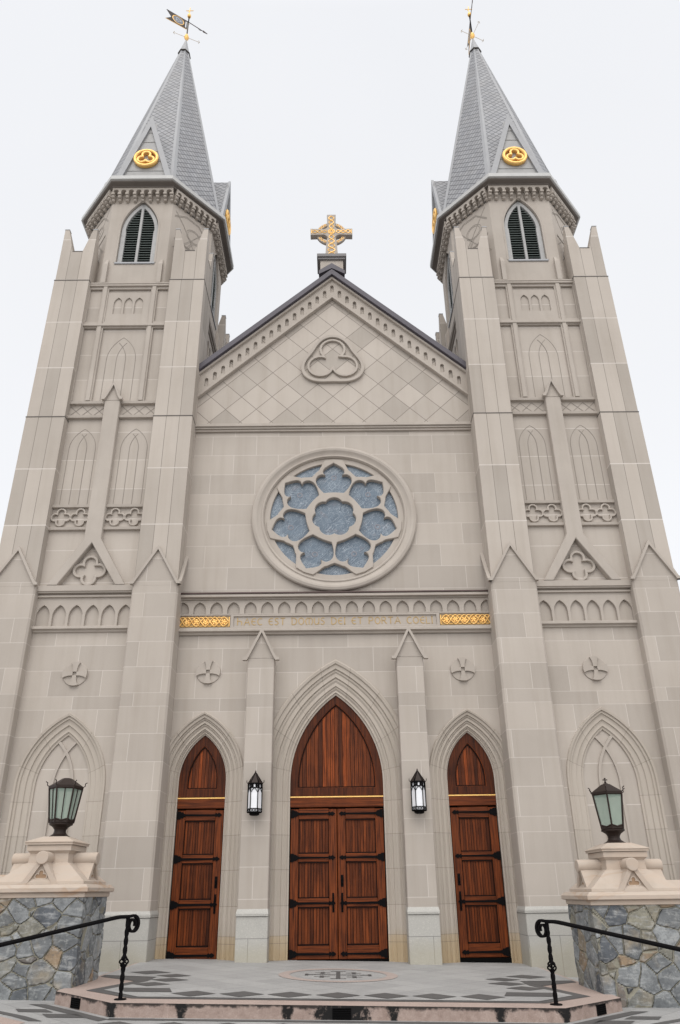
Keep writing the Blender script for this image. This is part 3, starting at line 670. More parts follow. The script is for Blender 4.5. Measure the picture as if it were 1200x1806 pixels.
plate('trefoil', [foil(0, 13.15, 0.345, 0.325, 3, PI/2, 14), foil(0, 13.15, 0.345, 0.270, 3, PI/2, 14)], -0.060, -0.001, MP, tf, 0.006)
# body of the church behind the front
bm = BM(); box(bm, -3.3, 3.3, 0.31, 26, -0.3, 12.2); obj('nave', bm, MB_, church)
bm = BM(); prism(bm, [(-3.34, 12.21), (3.34, 12.21), (3.34, 12.62), (0, 15.95), (-3.34, 12.62)], 0.46, 26); obj('roof', bm, MSL, church, 0)

# carved medallions
def medallion(cx, cz, y, parent, r=0.243):
    bm = BM(); lathe_y(bm, [(0.001, y-0.020), (r-0.008, y-0.020), (r, y-0.012), (r, y+0.02)], cx, cz, 40)
    for k in range(4):
        a = PI/2*k
        L = [(0.038, -0.038), (0.09, -0.040), (0.14, -0.048), (0.19, -0.064), (0.230, -0.088), (0.241, -0.045), (0.245, 0.0)]
        L = L+[(u, -v) for u, v in L[::-1][1:]]
        prism(bm, [(cx+(u*math.cos(a)-v*math.sin(a))*r/0.245, cz+(u*math.sin(a)+v*math.cos(a))*r/0.245) for u, v in L], y-0.058, y)
    return obj('medallion', bm, MP, parent, 25)
for s in (-1, 1): medallion(s*2.55, 5.21, 0.0, church)

# ------------------------------------------------------------------ towers
YC = 1.45; TX = 5.11
def tower():
    bm = BM(); box(bm, -1.57, 1.57, -1.57, 1.57, -0.3, 15.4)
    T = obj('tower', bm, MT, church, 0); T.location = (-TX, YC, 0)
    # corner buttresses
    for sx in (-1, 1):
        for sy in (-1, 1):
            c, d = sx*1.45, sy*1.45; front = sy < 0
            bm = BM(); frus(bm, rect(0.47, 0.47, -0.3, c, d), rect(0.47, 0.47, 6.93, c, d))
            bmesh.ops.bevel(bm, geom=[e for e in bm.edges if abs((e.verts[0].co-e.verts[1].co).z) > 1], offset=0.035, segments=1, affect='EDGES')
            b = obj('buttress', bm, MB_, T, 20)
            bm = BM()
            frus(bm, rect(0.445, 0.445, 6.931, c, d), rect(0.445, 0.445, 11.20, c, d))
            frus(bm, rect(0.438, 0.438, 11.201, c, d), rect(0.438, 0.438, 15.44, c, d))
            frus(bm, rect(0.425, 0.425, 15.441, c, d), rect(0.425, 0.425, 16.46, c, d))
            for hx in (-1, 1):
                for hy in (-1, 1):
                    a = rect(0.150, 0.150, 16.461, c+hx*0.275, d+hy*0.275); t = rect(0.055, 0.055, 17.25, c+hx*0.37, d+hy*0.37)
                    frus(bm, a, t)
            obj('upper_stage', bm, MPAN, b, 0)
            bm = BM()
            box(bm, c-0.452, c+0.452, d-0.452, d+0.452, 11.190, 11.212); obj('flashing', bm, MSEAM, b, 0)
            bm = BM(); box(bm, c-0.446, c+0.446, d-0.446, d+0.446, 15.430, 15.452); obj('flashing', bm, MSEAM, b, 0)
            bm = BM(); box(bm, c-0.13, c+0.13, d-0.43, d+0.43, 16.455, 16.480); box(bm, c-0.43, c+0.43, d-0.13, d+0.13, 16.454, 16.479)
            for hx in (-1, 1):
                for hy in (-1, 1):
                    b3 = BM(); box(b3, c+hx*0.37-0.062, c+hx*0.37+0.062, d+hy*0.37-0.062, d+hy*0.37+0.062, 17.245, 17.27); obj('horn_cap', b3, MGUT, b, 0)
            obj('flashing', bm, MSEAM, b, 0)
            bm = BM()
            prism(bm, [(c-0.47, 6.932), (c+0.47, 6.932), (c, 7.76)], d-0.47 if front else d+0.40, d-0.40 if front else d+0.47)
            obj('gablet_face', bm, MB_, b, 0)
            bm = BM()
            if front: gablet(bm, c, 6.98, 7.84, 0.47, d-0.47, 0.055, 0.055, 0.04)
            n0 = len(bm.verts)
            b2 = BM(); gablet(b2, 0, 6.98, 7.84, 0.47, -0.47, 0.055, 0.055, 0.04); prism(b2, [(-0.47, 6.932), (0.47, 6.932), (0, 7.76)], -0.468, -0.40)
            tmp = bpy.data.meshes.new('t'); b2.to_mesh(tmp); b2.free(); tmp.transform(Matrix.Translation((c, d, 0)) @ Matrix.Rotation(sx*PI/2, 4, 'Z')); bm.from_mesh(tmp); bpy.data.meshes.remove(tmp)
            obj('gablet', bm, MP, b, 25)
            bm = BM(); box(bm, c-0.485, c+0.485, d-0.485, d+0.485, -0.3, 0.745, 0.012); box(bm, c-0.50, c+0.50, d-0.50, d+0.50, 0.746, 0.775, 0.006)
            stack(bm, [rect(0.50, 0.50, 0.776, c, d), rect(0.497, 0.497, 0.80, c, d), rect(0.471, 0.471, 0.85, c, d)]); obj('plinth', bm, MGRAN, b)
    Wl = -1.70
    faces = []
    BA = dict(hw=0.50, zs=2.95, R=1.23)
    lw = plate('wall', [[(-1.03, -0.3)]+arch(0, 0.84, -0.3, 2.95, 1.57, 14)+[(1.03, -0.3), (1.03, 6.07), (-1.03, 6.07)]], Wl, -1.571, MB_, T)
    faces.append(lw)
    bm = BM(); arch_sweep(bm, 0, 0.50, -0.3, 2.95, 1.23, [(0.0, -1.565), (0.0, -1.60), (0.03, -1.605), (0.05, -1.63), (0.10, -1.622), (0.14, -1.632), (0.15, -1.655), (0.21, -1.65), (0.24, -1.66), (0.25, -1.685), (0.29, -1.685), (0.30, -1.715), (0.34, -1.722), (0.352, -1.69)])
    faces.append(obj('blind_arch', bm, MJ, T, 28))
    bm = BM(); CW = -1.571
    # intersecting tracery: each rib is an arc concentric with the opposite side of the arch
    def arc_rib(cx, cz, R, a0, a1, n=14): return [(cx+R*math.cos(a0+(a1-a0)*i/n), cz+R*math.sin(a0+(a1-a0)*i/n)) for i in range(n+1)]
    for s in (-1, 1):
        R = 1.23; c = s*0.73-s*0.31       # arc springing at x = -s*(0.81-...)
        x0 = -s*0.19; cxr = x0+s*R
        a_end = math.radians(50)
        P = [(cxr-s*R*math.cos(a_end*i/16), 2.95+R*math.sin(a_end*i/16)) for i in range(17)]
        P = [p for p in P if (lambda q: abs(q[0]) < 0.49 and q[1] < 2.95+math.sqrt(max(1.23**2-(0.73+abs(q[0]))**2, 0))+0.01)(p)]
        ribbon(bm, [(x0, 0.4)]+P, 0.05, CW-0.032-0.002*(s > 0), CW)
    for s in (-1, 1):   # side lancet heads
        x0 = s*0.52; cxr = s*0.52-s*0.0
        P = [(s*0.49-s*(0.85-0.85*math.cos(math.radians(50)*i/12)), 3.28+0.85*math.sin(math.radians(40)*i/12)*1.05) for i in range(8)]
    faces.append(obj('tracery', bm, MP, T, 25))
    m = medallion(0, 5.12, Wl, T); faces.append(m)
    # niche arcade
    bm = BM(); box(bm, -1.03, 1.03, -1.662, -1.571, 6.071, 6.82); faces.append(obj('niche_back', bm, MP, T, 0))
    nl = [[(-1.03, 6.10), (1.03, 6.10), (1.03, 6.765), (-1.03, 6.765)]]
    for k in range(6): nl.append(arch((k-2.5)*0.333, 0.137, 6.125, 6.36, archR(0.137, 0.235), 7))
    faces.append(plate('niche_band', nl, -1.722, -1.66, MP, T, 0.005))
    bm = BM(); rows(bm, [[(-1.03, y, z), (1.03, y, z)] for y, z in ((-1.69, 5.985), (-1.735, 6.0), (-1.745, 6.03), (-1.80, 6.05), (-1.80, 6.10), (-1.775, 6.115), (-1.70, 6.118))]); faces.append(obj('string_course', bm, MP, T, 20))
    bm = BM(); rows(bm, [[(-1.03, y, z), (1.03, y, z)] for y, z in ((-1.70, 6.752), (-1.765, 6.755), (-1.77, 6.79), (-1.72, 6.80), (-1.725, 6.83), (-1.80, 6.835), (-1.805, 6.86), (-1.83, 6.865), (-1.835, 6.985), (-1.70, 7.0))]); faces.append(obj('ledge', bm, MP, T, 20))
    # gabled panel with quatrefoil
    bm = BM(); box(bm, -1.03, 1.03, Wl, -1.571, 6.821, 15.39); faces.append(obj('infill', bm, MT, T, 0))
    G1 = [(-0.80, 6.99), (-0.60, 6.99), (0, 7.97), (0.60, 6.99), (0.80, 6.99), (0.175, 8.08), (0.175, 11.699), (-0.175, 11.699), (-0.175, 8.08)]
    faces.append(plate('mullion', [G1], -1.845, -1.69, MP, T, 0.012))
    q = [foil(0, 7.36, 0.185, 0.165, 4, PI/2, 10), foil(0, 7.36, 0.185, 0.112, 4, PI/2, 10)]
    faces.append(plate('quatrefoil', q, -1.765, -1.699, MP, T, 0.008))
    bm = BM(); prism(bm, [(-0.176, 11.70), (0.176, 11.70), (0.176, 11.78), (0, 12.10), (-0.176, 11.78)], -1.845, -1.69); gablet(bm, 0, 11.72, 12.20, 0.205, -1.845, 0.06, 0.042, 0.035); faces.append(obj('gablet', bm, MP, T, 25))
    # quatrefoil and lattice bands, left and right of the mullion
    for s in (-1, 1):
        x0, x1 = sorted((s*0.17, s*1.03))
        for z in (8.36, 8.915):
            bm = BM(); rows(bm, [[(x0, y, z+dz), (x1, y, z+dz)] for y, dz in ((-1.70, -0.04), (-1.765, -0.03), (-1.775, 0.03), (-1.70, 0.045))])
            faces.append(obj('ledge', bm, MP, T, 20))
        for cx in (0.375, 0.79):
            faces.append(plate('quatrefoil', [foil(s*cx, 8.645, 0.118, 0.105, 4, PI/2, 9), foil(s*cx, 8.645, 0.118, 0.070, 4, PI/2, 9)], -1.752, -1.699, MP, T, 0.006))
        for z in (11.30, 11.70):
            bm = BM(); rows(bm, [[(x0, y, z+dz), (x1, y, z+dz)] for y, dz in ((-1.70, -0.045), (-1.775, -0.035), (-1.785, 0.025), (-1.70, 0.04))])
            faces.append(obj('ledge', bm, MP, T, 20))
        bm = BM(); w = 0.272
        for k in range(3):
            a = s*(0.19+k*w); b = s*(0.19+(k+1)*w)
            ribbon(bm, [(a, 11.365), (b, 11.635)], 0.014, Wl-0.004, Wl+0.002); ribbon(bm, [(a, 11.635), (b, 11.365)], 0.014, Wl-0.006, Wl+0.002)
        # incised lancets
        L = arch(s*0.585, 0.30, 8.97, 10.44, archR(0.30, 0.55), 12)
        ribbon(bm, L, 0.012, Wl-0.004, Wl+0.002)
        for q_ in (-1, 1):
            xq = s*0.585+q_*0.10; R = 0.61
            P = [(xq, 8.97)]+[(xq-q_*R+q_*R*math.cos(math.radians(42)*i/8), 10.44+R*math.sin(math.radians(42)*i/8)) for i in range(9)]
            ribbon(bm, [p for p in P if abs(p[0]-s*0.585) < 0.27], 0.012, Wl-0.005-0.001*q_, Wl+0.002)
        faces.append(obj('incised_line', bm, MLINE, T, 0))
    bm = BM()
    ribbon(bm, arch(0, 0.35, 11.76, 13.02, archR(0.35, 0.70), 12), 0.012, Wl-0.004, Wl+0.002)
    for q_ in (-1, 1):
        xq = q_*0.11; R = 0.80
        ribbon(bm, [(xq, 11.76)]+[(xq-q_*R+q_*R*math.cos(math.radians(42)*i/8), 13.02+R*math.sin(math.radians(42)*i/8)) for i in range(9)], 0.012, Wl-0.005-0.001*q_, Wl+0.002)
    faces.append(obj('incised_line', bm, MLINE, T, 0))
    # framed panels in the top stage
    fl = [[(-1.03, 11.745), (1.03, 11.745), (1.03, 15.38), (-1.03, 15.38)]]
    for a, b in ((-1.0, -0.70), (0.70, 1.0)): fl += [[(a, 11.75), (b, 11.75), (b, 13.99), (a, 13.99)], [(a, 14.20), (b, 14.20), (b, 15.27), (a, 15.27)]]
    fl += [[(-0.53, 11.75), (0.53, 11.75), (0.53, 13.99), (-0.53, 13.99)], [(-0.53, 14.20), (0.53, 14.20), (0.53, 15.27), (-0.53, 15.27)]]
    faces.append(plate('panel_frame', fl, -1.755, -1.701, MP, T, 0.010))
    bm = BM(); box(bm, -1.03, 1.03, -1.80, -1.70, 14.02, 14.10, 0.01); box(bm, -1.03, 1.03, -1.80, -1.70, 15.34, 15.40, 0.01); box(bm, -1.03, 1.03, -1.81, -1.0, 15.40, 15.45, 0.01)
    for s in (-1, 1): box(bm, s*0.615-0.05, s*0.615+0.05, -1.785, -1.74, 11.75, 15.4, 0.008)
    faces.append(obj('strip_moulding', bm, MP, T, 20))
    nl = [[(-0.53, 14.205), (0.53, 14.205), (0.53, 15.17), (-0.53, 15.17)]]
    for k in (-1, 0, 1): nl.append(arch(k*0.262, 0.103, 14.47, 14.82, archR(0.103, 0.18), 7))
    faces.append(plate('niche_panel', nl, -1.735, -1.701, MP, T, 0.005))
    # octagonal belfry
    AW, HF = 1.72, 0.82
    zb, zt = 15.40, 18.88
    octp = [(HF, -AW), (AW, -HF), (AW, HF), (HF, AW), (-HF, AW), (-AW, HF), (-AW, -HF), (-HF, -AW)]
    WA = dict(hw=0.50, zs=17.45, R=archR(0.50, 1.10))
    bf = plate('belfry_wall', [[(-HF, zb), (HF, zb), (HF, zt), (-HF, zt)], arch(0, 0.50, 16.24, 17.45, WA['R'], 12)], -AW, -AW+0.22, MP, T, 0.0)
    belf = [bf]
    bm = BM()
    arch_sweep(bm, 0, 0.49, 16.24, 17.45, WA['R'], [(0.0, -AW+0.12), (0.005, -AW-0.005), (0.05, -AW-0.012), (0.07, -AW+0.01)], 12); belf.append(obj('window_reveal', bm, MP, T, 25))
    win = plate('belfry_window', [arch(0, 0.485, 16.22, 17.42, archR(0.485, 1.10), 12), arch(-0.197, 0.167, 16.31, 17.42, 0.90, 8)[0:1]+[(-0.364, 17.42)]+[( -0.364+ (0.36-math.sqrt(max(0, 0)))*0 , 17.42)]+[(x, z) for x, z in arch(0, 0.385, 16.31, 17.42, archR(0.385, 0.96), 12) if x < -0.035 and z > 17.42]+[(-0.035, 18.30), (-0.035, 16.31)],
        [(0.035, 16.31), (0.035, 18.30)]+[(x, z) for x, z in arch(0, 0.385, 16.31, 17.42, archR(0.385, 0.96), 12) if x > 0.035 and z > 17.42]+[(0.364, 17.42), (0.364, 16.31)]], -AW+0.05, -AW+0.14, MFRAME, T, 0.006)
    belf.append(win)
    def lw_(z):
        R = archR(0.385, 0.96); c = R-0.385
        return 0.40 if z < 17.42 else max(0.02, math.sqrt(max(R*R-(z-17.42)**2, 0))-c+0.015)
    bm = BM(); z = 16.33
    while z < 18.32:
        w = min(lw_(z), lw_(z+0.05))
        a = [(-w, -AW+0.075, z), (w, -AW+0.075, z), (w, -AW+0.18, z+0.075), (-w, -AW+0.18, z+0.075)]; frus(bm, a, [(p[0], p[1], p[2]+0.014) for p in a]); z += 0.088
    belf.append(obj('louvres', bm, MLOUV, T, 0))
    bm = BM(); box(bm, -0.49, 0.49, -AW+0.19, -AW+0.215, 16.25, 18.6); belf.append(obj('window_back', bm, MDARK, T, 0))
    bm = BM(); box(bm, -0.52, 0.52, -AW-0.03, -AW+0.1, 16.175, 16.235, 0.006); belf.append(obj('sill', bm, MGUT, T))
    for s in (-1, 1):
        bm = BM(); stack(bm, [rect(0.055, 0.05, 15.45, s*0.70, -AW-0.04), rect(0.055, 0.05, 16.1, s*0.70, -AW-0.04), rect(0.03, 0.012, 16.32, s*0.70, -AW)])
        belf.append(obj('shaft', bm, MP, T, 0))
    diag = []
    dl = math.hypot(AW-HF, AW-HF); dm = (AW+HF)/2*math.sqrt(2)
    dpl = plate('belfry_wall', [[(-dl/2, zb), (dl/2, zb), (dl/2, zt), (-dl/2, zt)]], -dm, -dm+0.2, MP, T); diag.append(dpl)
    bm = BM()
    dfr = [(-dl/2+0.06, 16.3), (-dl/2+0.06, 18.48), (dl/2-0.06, 18.48), (dl/2-0.06, 16.3)]
    for q_, w in ((-0.022, 0.012), (0.022, 0.012)):
        y = -dm-0.004
        ribbon(bm, [(-0.52+q_, 16.9+q_), (-0.1+q_, 17.4), (0.25, 17.95+q_), (0.5, 18.35-q_)], w, y, -dm+0.002)
        ribbon(bm, [(0.52-q_, 16.7), (0.1-q_, 17.3+q_), (-0.25, 17.9+q_), (-0.52, 18.25+q_)], w, y-0.001, -dm+0.002)
        ribbon(bm, [(0.08+(0.22+q_)*math.cos(t*PI/8), 17.75+(0.22+q_)*math.sin(t*PI/8)) for t in range(17)], w, y-0.002, -dm+0.002)
        ribbon(bm, [(-0.55, 18.05+q_), (-0.2, 18.3+q_), (0.2, 18.28+q_), (0.52, 17.9+q_)], w, y-0.003, -dm+0.002)
        ribbon(bm, [(-0.3+q_, 16.6), (-0.2+q_, 17.0), (0.05+q_, 17.5)], w, y-0.0035, -dm+0.002); ribbon(bm, [(-0.5, 17.25+q_), (0.1, 17.2+q_), (0.5, 17.35+q_)], w, y-0.0045, -dm+0.002)
    diag.append(obj('incised_line', bm, MLINE2, T, 0))
    bm = BM(); box(bm, -dl/2+0.04, dl/2-0.04, -dm-0.02, -dm+0.01, 18.48, 18.52); diag.append(obj('flashing', bm, MSEAM, T, 0))
    # corbel table and cornice round the octagon
    AC = 2.03
    def octr(a, z):
        h = HF-0.005+(a-AW)*0.05; return [(h, -a, z), (a, -h, z), (a, h, z), (h, a, z), (-h, a, z), (-a, h, z), (-a, -h, z), (-h, -a, z)]
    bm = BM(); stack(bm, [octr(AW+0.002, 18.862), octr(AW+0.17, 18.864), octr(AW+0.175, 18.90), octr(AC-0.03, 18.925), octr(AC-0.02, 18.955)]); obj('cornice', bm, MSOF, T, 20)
    bm = BM(); stack(bm, [octr(AC, 18.956), octr(AC+0.03, 18.965), octr(AC+0.035, 19.085), octr(AC+0.0, 19.095), octr(AC-0.12, 19.10)]); obj('gutter', bm, MGUTL, T, 20)
    def corbels(L, n, dist, lst):
        step = L/n
        lo = []; x = -L/2
        pts = [(-L/2, 18.80)]
        for k in range(n):
            xc = -L/2+(k+0.5)*step; r = step*0.34
            pts += [(xc-r, 18.65)]+[(xc-r*math.cos(i*PI/8), 18.73+r*math.sin(i*PI/8)) for i in range(9)]+[(xc+r, 18.65)]
        pts = [(-L/2, 18.65)]+pts[1:]+[(L/2, 18.65), (L/2, 18.87), (-L/2, 18.87)]
        lst.append(plate('corbel_table', [pts], -dist-0.15, -dist+0.01, MP, T, 0.0))
        for k in range(n+1):
            xc = -L/2+k*step
            if abs(xc) > L/2-0.02: xc = math.copysign(L/2-0.03, xc)
            bm = BM(); box(bm, xc-0.048, xc+0.048, -dist-0.175, -dist+0.01, 18.60, 18.66, 0.006); box(bm, xc-0.044, xc+0.044, -dist-0.145, -dist+0.01, 18.525, 18.601, 0.018); box(bm, xc-0.040, xc+0.040, -dist-0.09, -dist+0.01, 18.455, 18.526, 0.018)
            lst.append(obj('corbel', bm, MP, T, 0))
    corbels(2*HF, 8, AW, belf); corbels(dl, 7, dm, diag)
    # spire
    TIP, AS, ZS = 29.12, 1.90, 19.09
    k8 = math.tan(PI/8)
    def oc(a, z): h = a*k8; return [Vector(p) for p in ((h, -a, z), (a, -h, z), (a, h, z), (h, a, z), (-h, a, z), (-a, h, z), (-a, -h, z), (-h, -a, z))]
    bm = BM(); uv = bm.loops.layers.uv.verify(); R0 = oc(AS, ZS); tp = Vector((0, 0, TIP))
    for i in range(8):
        a, b = R0[i], R0[(i+1) % 8]; mid = (a+b)/2; ht = (tp-mid).length; e = (b-a).length
        f = bm.faces.new([bm.verts.new(p) for p in (a, b, tp)])
        for l, q in zip(f.loops, ((-e/2, 0), (e/2, 0), (0, ht))): l[uv].uv = q
    sp = obj('spire', bm, MSL, T, 0)
    bm = BM()
    for p in R0:
        q = p+(tp-p)*0.97; n_ = Vector((p.x, p.y, 0)).normalized()
        s_ = Vector((-n_.y, n_.x, 0)); w0, w1 = 0.085, 0.06
        vs = [bm.verts.new(v) for v in (p+s_*w0-n_*0.025, p+n_*0.02, p-s_*w0-n_*0.025, q-s_*w1*0.6-n_*0.02, q+n_*0.015, q+s_*w1*0.6-n_*0.02)]
        bm.faces.new((vs[0], vs[1], vs[4], vs[5])); bm.faces.new((vs[1], vs[2], vs[3], vs[4]))
    obj('hip_flashing', bm, MGUT, T, 0)
    fr = lambda z: AS*(TIP-z)/(TIP-ZS)
    bm = BM(); stack(bm, [oc(fr(28.30)+0.035, 28.30), oc(0.012, TIP+0.10)]); obj('spire_cap', bm, MGUT, T, 0)
    bm = BM(); stack(bm, [oc(fr(28.27)+0.05, 28.27), oc(fr(28.30)+0.05, 28.298)]); obj('cap_band', bm, MSEAM, T, 0)
    # dormer gables with gilded trefoils, one on each main face
    dorm = []
    DZ, DH, DY = 21.72, 0.735, -1.93
    bm = BM(); uv = bm.loops.layers.uv.verify()
    yb = -fr(DZ)+0.02; A0, B0, C0 = Vector((-DH, DY+0.04, ZS)), Vector((DH, DY+0.04, ZS)), Vector((0, DY+0.04, DZ)); D0 = Vector((0, yb, DZ)); E0 = Vector((-DH, -AS+0.15, ZS)); F0 = Vector((DH, -AS+0.15, ZS))
    for tri, yy in (((A0, C0, D0, E0), 0), ((C0, B0, F0, D0), 0)):
        f = bm.faces.new([bm.verts.new(p) for p in tri])
        for l in f.loops: l[uv].uv = (l.vert.co.y, l.vert.co.z*1.04)
    dorm.append(obj('dormer', bm, MSL, T, 0))
    bm = BM(); prism(bm, [(-DH+0.02, ZS), (DH-0.02, ZS), (0, DZ-0.06)], DY+0.03, DY+0.06)
    for i in range(1, 6):
        z = ZS+i*0.40; w = (DH-0.02)*(DZ-0.06-z)/(DZ-0.06-ZS)
        if w > 0.05: box(bm, -w, w, DY+0.018, DY+0.031, z, z+0.385 if i == 5 else z+0.012)
    dorm.append(obj('dormer_siding', bm, MFRAME, T, 0))
    bm = BM(); v = 0.42
    prism(bm, [(-DH-0.05, ZS), (-DH+0.115, ZS), (0, DZ-v), (0, DZ+0.05)], DY-0.03, DY+0.05); prism(bm, [(DH-0.115, ZS), (DH+0.05, ZS), (0, DZ+0.05), (0, DZ-v)], DY-0.03, DY+0.05)
    dorm.append(obj('bargeboard', bm, MGUT, T, 0))
    bm = BM(); tz = 19.93; TY = DY-0.05
    lathe_y(bm, [(0.30, TY+0.09), (0.335, TY+0.07), (0.345, TY), (0.325, TY-0.025), (0.285, TY-0.025), (0.265, TY), (0.262, TY+0.09)], 0, tz, 32)
    dr = [obj('gilded_trefoil', bm, MGOLD, T, 30), plate('gilded_trefoil', [foil(0, tz, 0.128, 0.142, 3, PI/2, 12), foil(0, tz, 0.128, 0.082, 3, PI/2, 12)], TY-0.02, TY+0.09, MGOLD, T, 0.015)]
    dorm += dr
    # repeat the sides
    for o in faces:
        for k in (1, -1): dup(o, T, None, k*PI/2)
    for o in belf+dorm:
        for k in (1, 2, 3): dup(o, T, None, k*PI/2)
    for o in diag:
        base_ = PI/4; o.rotation_euler = (0, 0, base_)
        for k in (1, 2, 3): dup(o, T, None, base_+k*PI/2)
    return T
T1 = tower(); T2 = dup(T1, church, (TX, YC, 0))

# ------------------------------------------------------------------ gable cross
X = thing('celtic_cross', 'grey stone ringed cross with gilded interlace on the gable peak between the spires', 'cross', (0, 0.05, 16.0))
bm = BM(); box(bm, -0.30, 0.30, -0.15, 0.25, -0.15, 0.52, 0.006); obj('pedestal', bm, MP, X)
bm = BM(); box(bm, -0.355, 0.355, -0.20, 0.30, 0.46, 0.52, 0.004); box(bm, -0.385, 0.385, -0.235, 0.33, 0.521, 0.63, 0.008); obj('pedestal_cap', bm, metal_sheet('grey cap stone', (0.20, 0.19, 0.19), 0.7), X)
cz = 1.60; ah = 0.105; hl = 0.565; H0, H1 = 0.631, 2.26
cl = [(-0.172, H0), (-0.135, cz-0.32), (-0.10, cz-0.20), (-0.135, cz-0.15), (-0.17, cz-ah-0.015), (-0.21, cz-ah), (-hl, cz-ah-0.015), (-hl, cz+ah+0.015), (-0.21, cz+ah), (-0.17, cz+ah+0.015), (-0.135, cz+0.15), (-0.10, cz+0.20), (-0.12, H1)]
plate('cross_shaft', [cl+[(-x, z) for x, z in cl[::-1]]], -0.10, 0.05, MP, X, 0.006)
ring = plate('ring', [circ(0, cz, 0.41, 48), circ(0, cz, 0.30, 48)], -0.045, 0.025, MP, X, 0.006)
def zig(bm, P0, P1, w0, w1, n, r, y):
    """interlace: two waves crossing along a line"""
    P0, P1 = Vector(P0), Vector(P1); d = (P1-P0); t = d.normalized(); nn = Vector((-t.y, t.x)); N = n*8
    for ph in (0, PI):
        P = []
        for i in range(N+1):
            f = i/N; p = P0+d*f+nn*((w0+(w1-w0)*f)*math.sin(PI*n*f+ph)); P.append((p.x, y-0.004*math.cos(2*PI*n*f+ph), p.y))
        tube(bm, P, r, 5)
bm = BM(); yf = -0.104
zig(bm, (0, H0+0.03), (0, cz-0.12), 0.105, 0.062, 5, 0.013, yf); zig(bm, (0, cz+0.11), (0, H1-0.07), 0.05, 0.075, 3, 0.013, yf)
zig(bm, (-hl+0.05, cz), (-0.12, cz), 0.06, 0.045, 3, 0.012, yf); zig(bm, (hl-0.05, cz), (0.12, cz), 0.06, 0.045, 3, 0.012, yf)
for r in (0.085, 0.045): tube(bm, [(r*math.cos(i*PI/10), yf, cz+r*math.sin(i*PI/10)) for i in range(20)], 0.014, 6, True)
for s in (-1, 1):
    tube(bm, [(s*(hl-0.03), yf, cz-0.075), (s*(hl-0.03), yf, cz+0.075)], 0.012, 5)
for q in range(4):
    for i in range(3):
        a = PI/4+q*PI/2+(i-1)*0.26
        tube(bm, [(0.352*math.cos(a)+0.030*math.cos(t*PI/4), -0.049, cz+0.352*math.sin(a)+0.035*math.sin(t*PI/4)) for t in range(8)], 0.010, 5, True)
obj('gilded_interlace', bm, MGOLD, X)

# ------------------------------------------------------------------ weather vanes
def vane(name, label, loc, rz):
    V = thing(name, label, 'weather vane', loc, 'weather vanes on the two spires')
    bm = BM(); tube(bm, [(0, 0, -0.1), (0, 0, 0.35), (0, 0, 1.42)], 0.022, 8); obj('rod', bm, MIRON, V)
    bm = BM(); lathe_z(bm, [(0.02, -0.02), (0.06, 0.05), (0.085, 0.14), (0.06, 0.24), (0.03, 0.32)], 0, 0, 12); lathe_z(bm, [(0.005, 1.36), (0.055, 1.39), (0.068, 1.45), (0.055, 1.51), (0.01, 1.54)], 0, 0, 12)
    tube(bm, [(0, 0, 1.5), (0, 0, 1.95)], 0.014, 6)
    tube(bm, [(-0.13, 0, 1.78), (0.13, 0, 1.78)], 0.012, 6); tube(bm, [(0, 0, 1.78), (-0.05, 0, 1.7)], 0.01, 5)
    obj('gilt_finial', bm, MGOLD, V)
    bm = BM()
    for k in range(4):
        a = k*PI/2+0.35; tube(bm, [(0, 0, 0.15), (0.46*math.cos(a), 0.46*math.sin(a), 0.15)], 0.007, 5)
        for d in (-0.05, 0.05): tube(bm, [(0.46*math.cos(a), 0.46*math.sin(a), 0.15), (0.42*math.cos(a)-d*math.sin(a), 0.42*math.sin(a)+d*math.cos(a), 0.15)], 0.007, 4)
    obj('compass_arm', bm, metal_sheet('pale gilt', (0.62, 0.50, 0.34), 0.5, 0.3), V)
    fl = plate('banner', [[(-0.03, 0.62), (-0.78, 0.55), (-0.60, 0.79), (-0.78, 1.03), (-0.03, 1.08)], [(-0.06+0.0, 0.66), (-0.06, 1.04), (-0.10, 1.04), (-0.10, 0.66)], circ(-0.36, 0.83, 0.19, 28)], -0.008, 0.008, MBRZ, V)
    fl.rotation_euler = (0, 0, rz)
    em = plate('emblem', [circ(-0.36, 0.83, 0.185, 28)], -0.005, 0.005, MVBLUE, V); em.rotation_euler = (0, 0, rz)
    bm = BM(); tube(bm, [(-0.36+0.20*math.cos(i*PI/14), 0, 0.83+0.20*math.sin(i*PI/14)) for i in range(28)], 0.016, 5, True)
    tube(bm, [(-0.8, 0, 0.54), (-0.03, 0, 0.60)], 0.009, 5)
    o = obj('gilt_rim', bm, MGOLD, V); o.rotation_euler = (0, 0, rz)
    bm = BM()
    for t in (0.0, 2.1, 4.2):
        lathe_y(bm, [(0.035, -0.012), (0.06, -0.012), (0.06, 0.012), (0.035, 0.012), (0.035, -0.012)], -0.36+0.05*math.cos(t), 0.83+0.06*math.sin(t), 12)
    o = obj('crest', bm, MVWH, V); o.rotation_euler = (0, 0, rz)
    bm = BM(); tube(bm, [(-0.8, 0, 1.05), (0.0, 0, 1.08), (0.66, 0, 1.05)], 0.013, 5); prism(bm, [(0.55, 1.01), (0.72, 1.05), (0.55, 1.10), (0.60, 1.055)], -0.01, 0.01); tube(bm, [(0.35, 0, 1.06), (0.42, 0, 1.0), (0.48, 0, 1.02)], 0.008, 4)
    o = obj('pointer', bm, MCOP, V); o.rotation_euler = (0, 0, rz)
    return V
vane('weather_vane', 'weather vane with broadside swallowtail banner and oval crest on the left spire', (-TX, YC, 29.2), math.radians(30))
vane('weather_vane', 'weather vane seen edge-on as a thin upright sliver on the right spire', (TX, YC, 29.2), math.radians(-93))

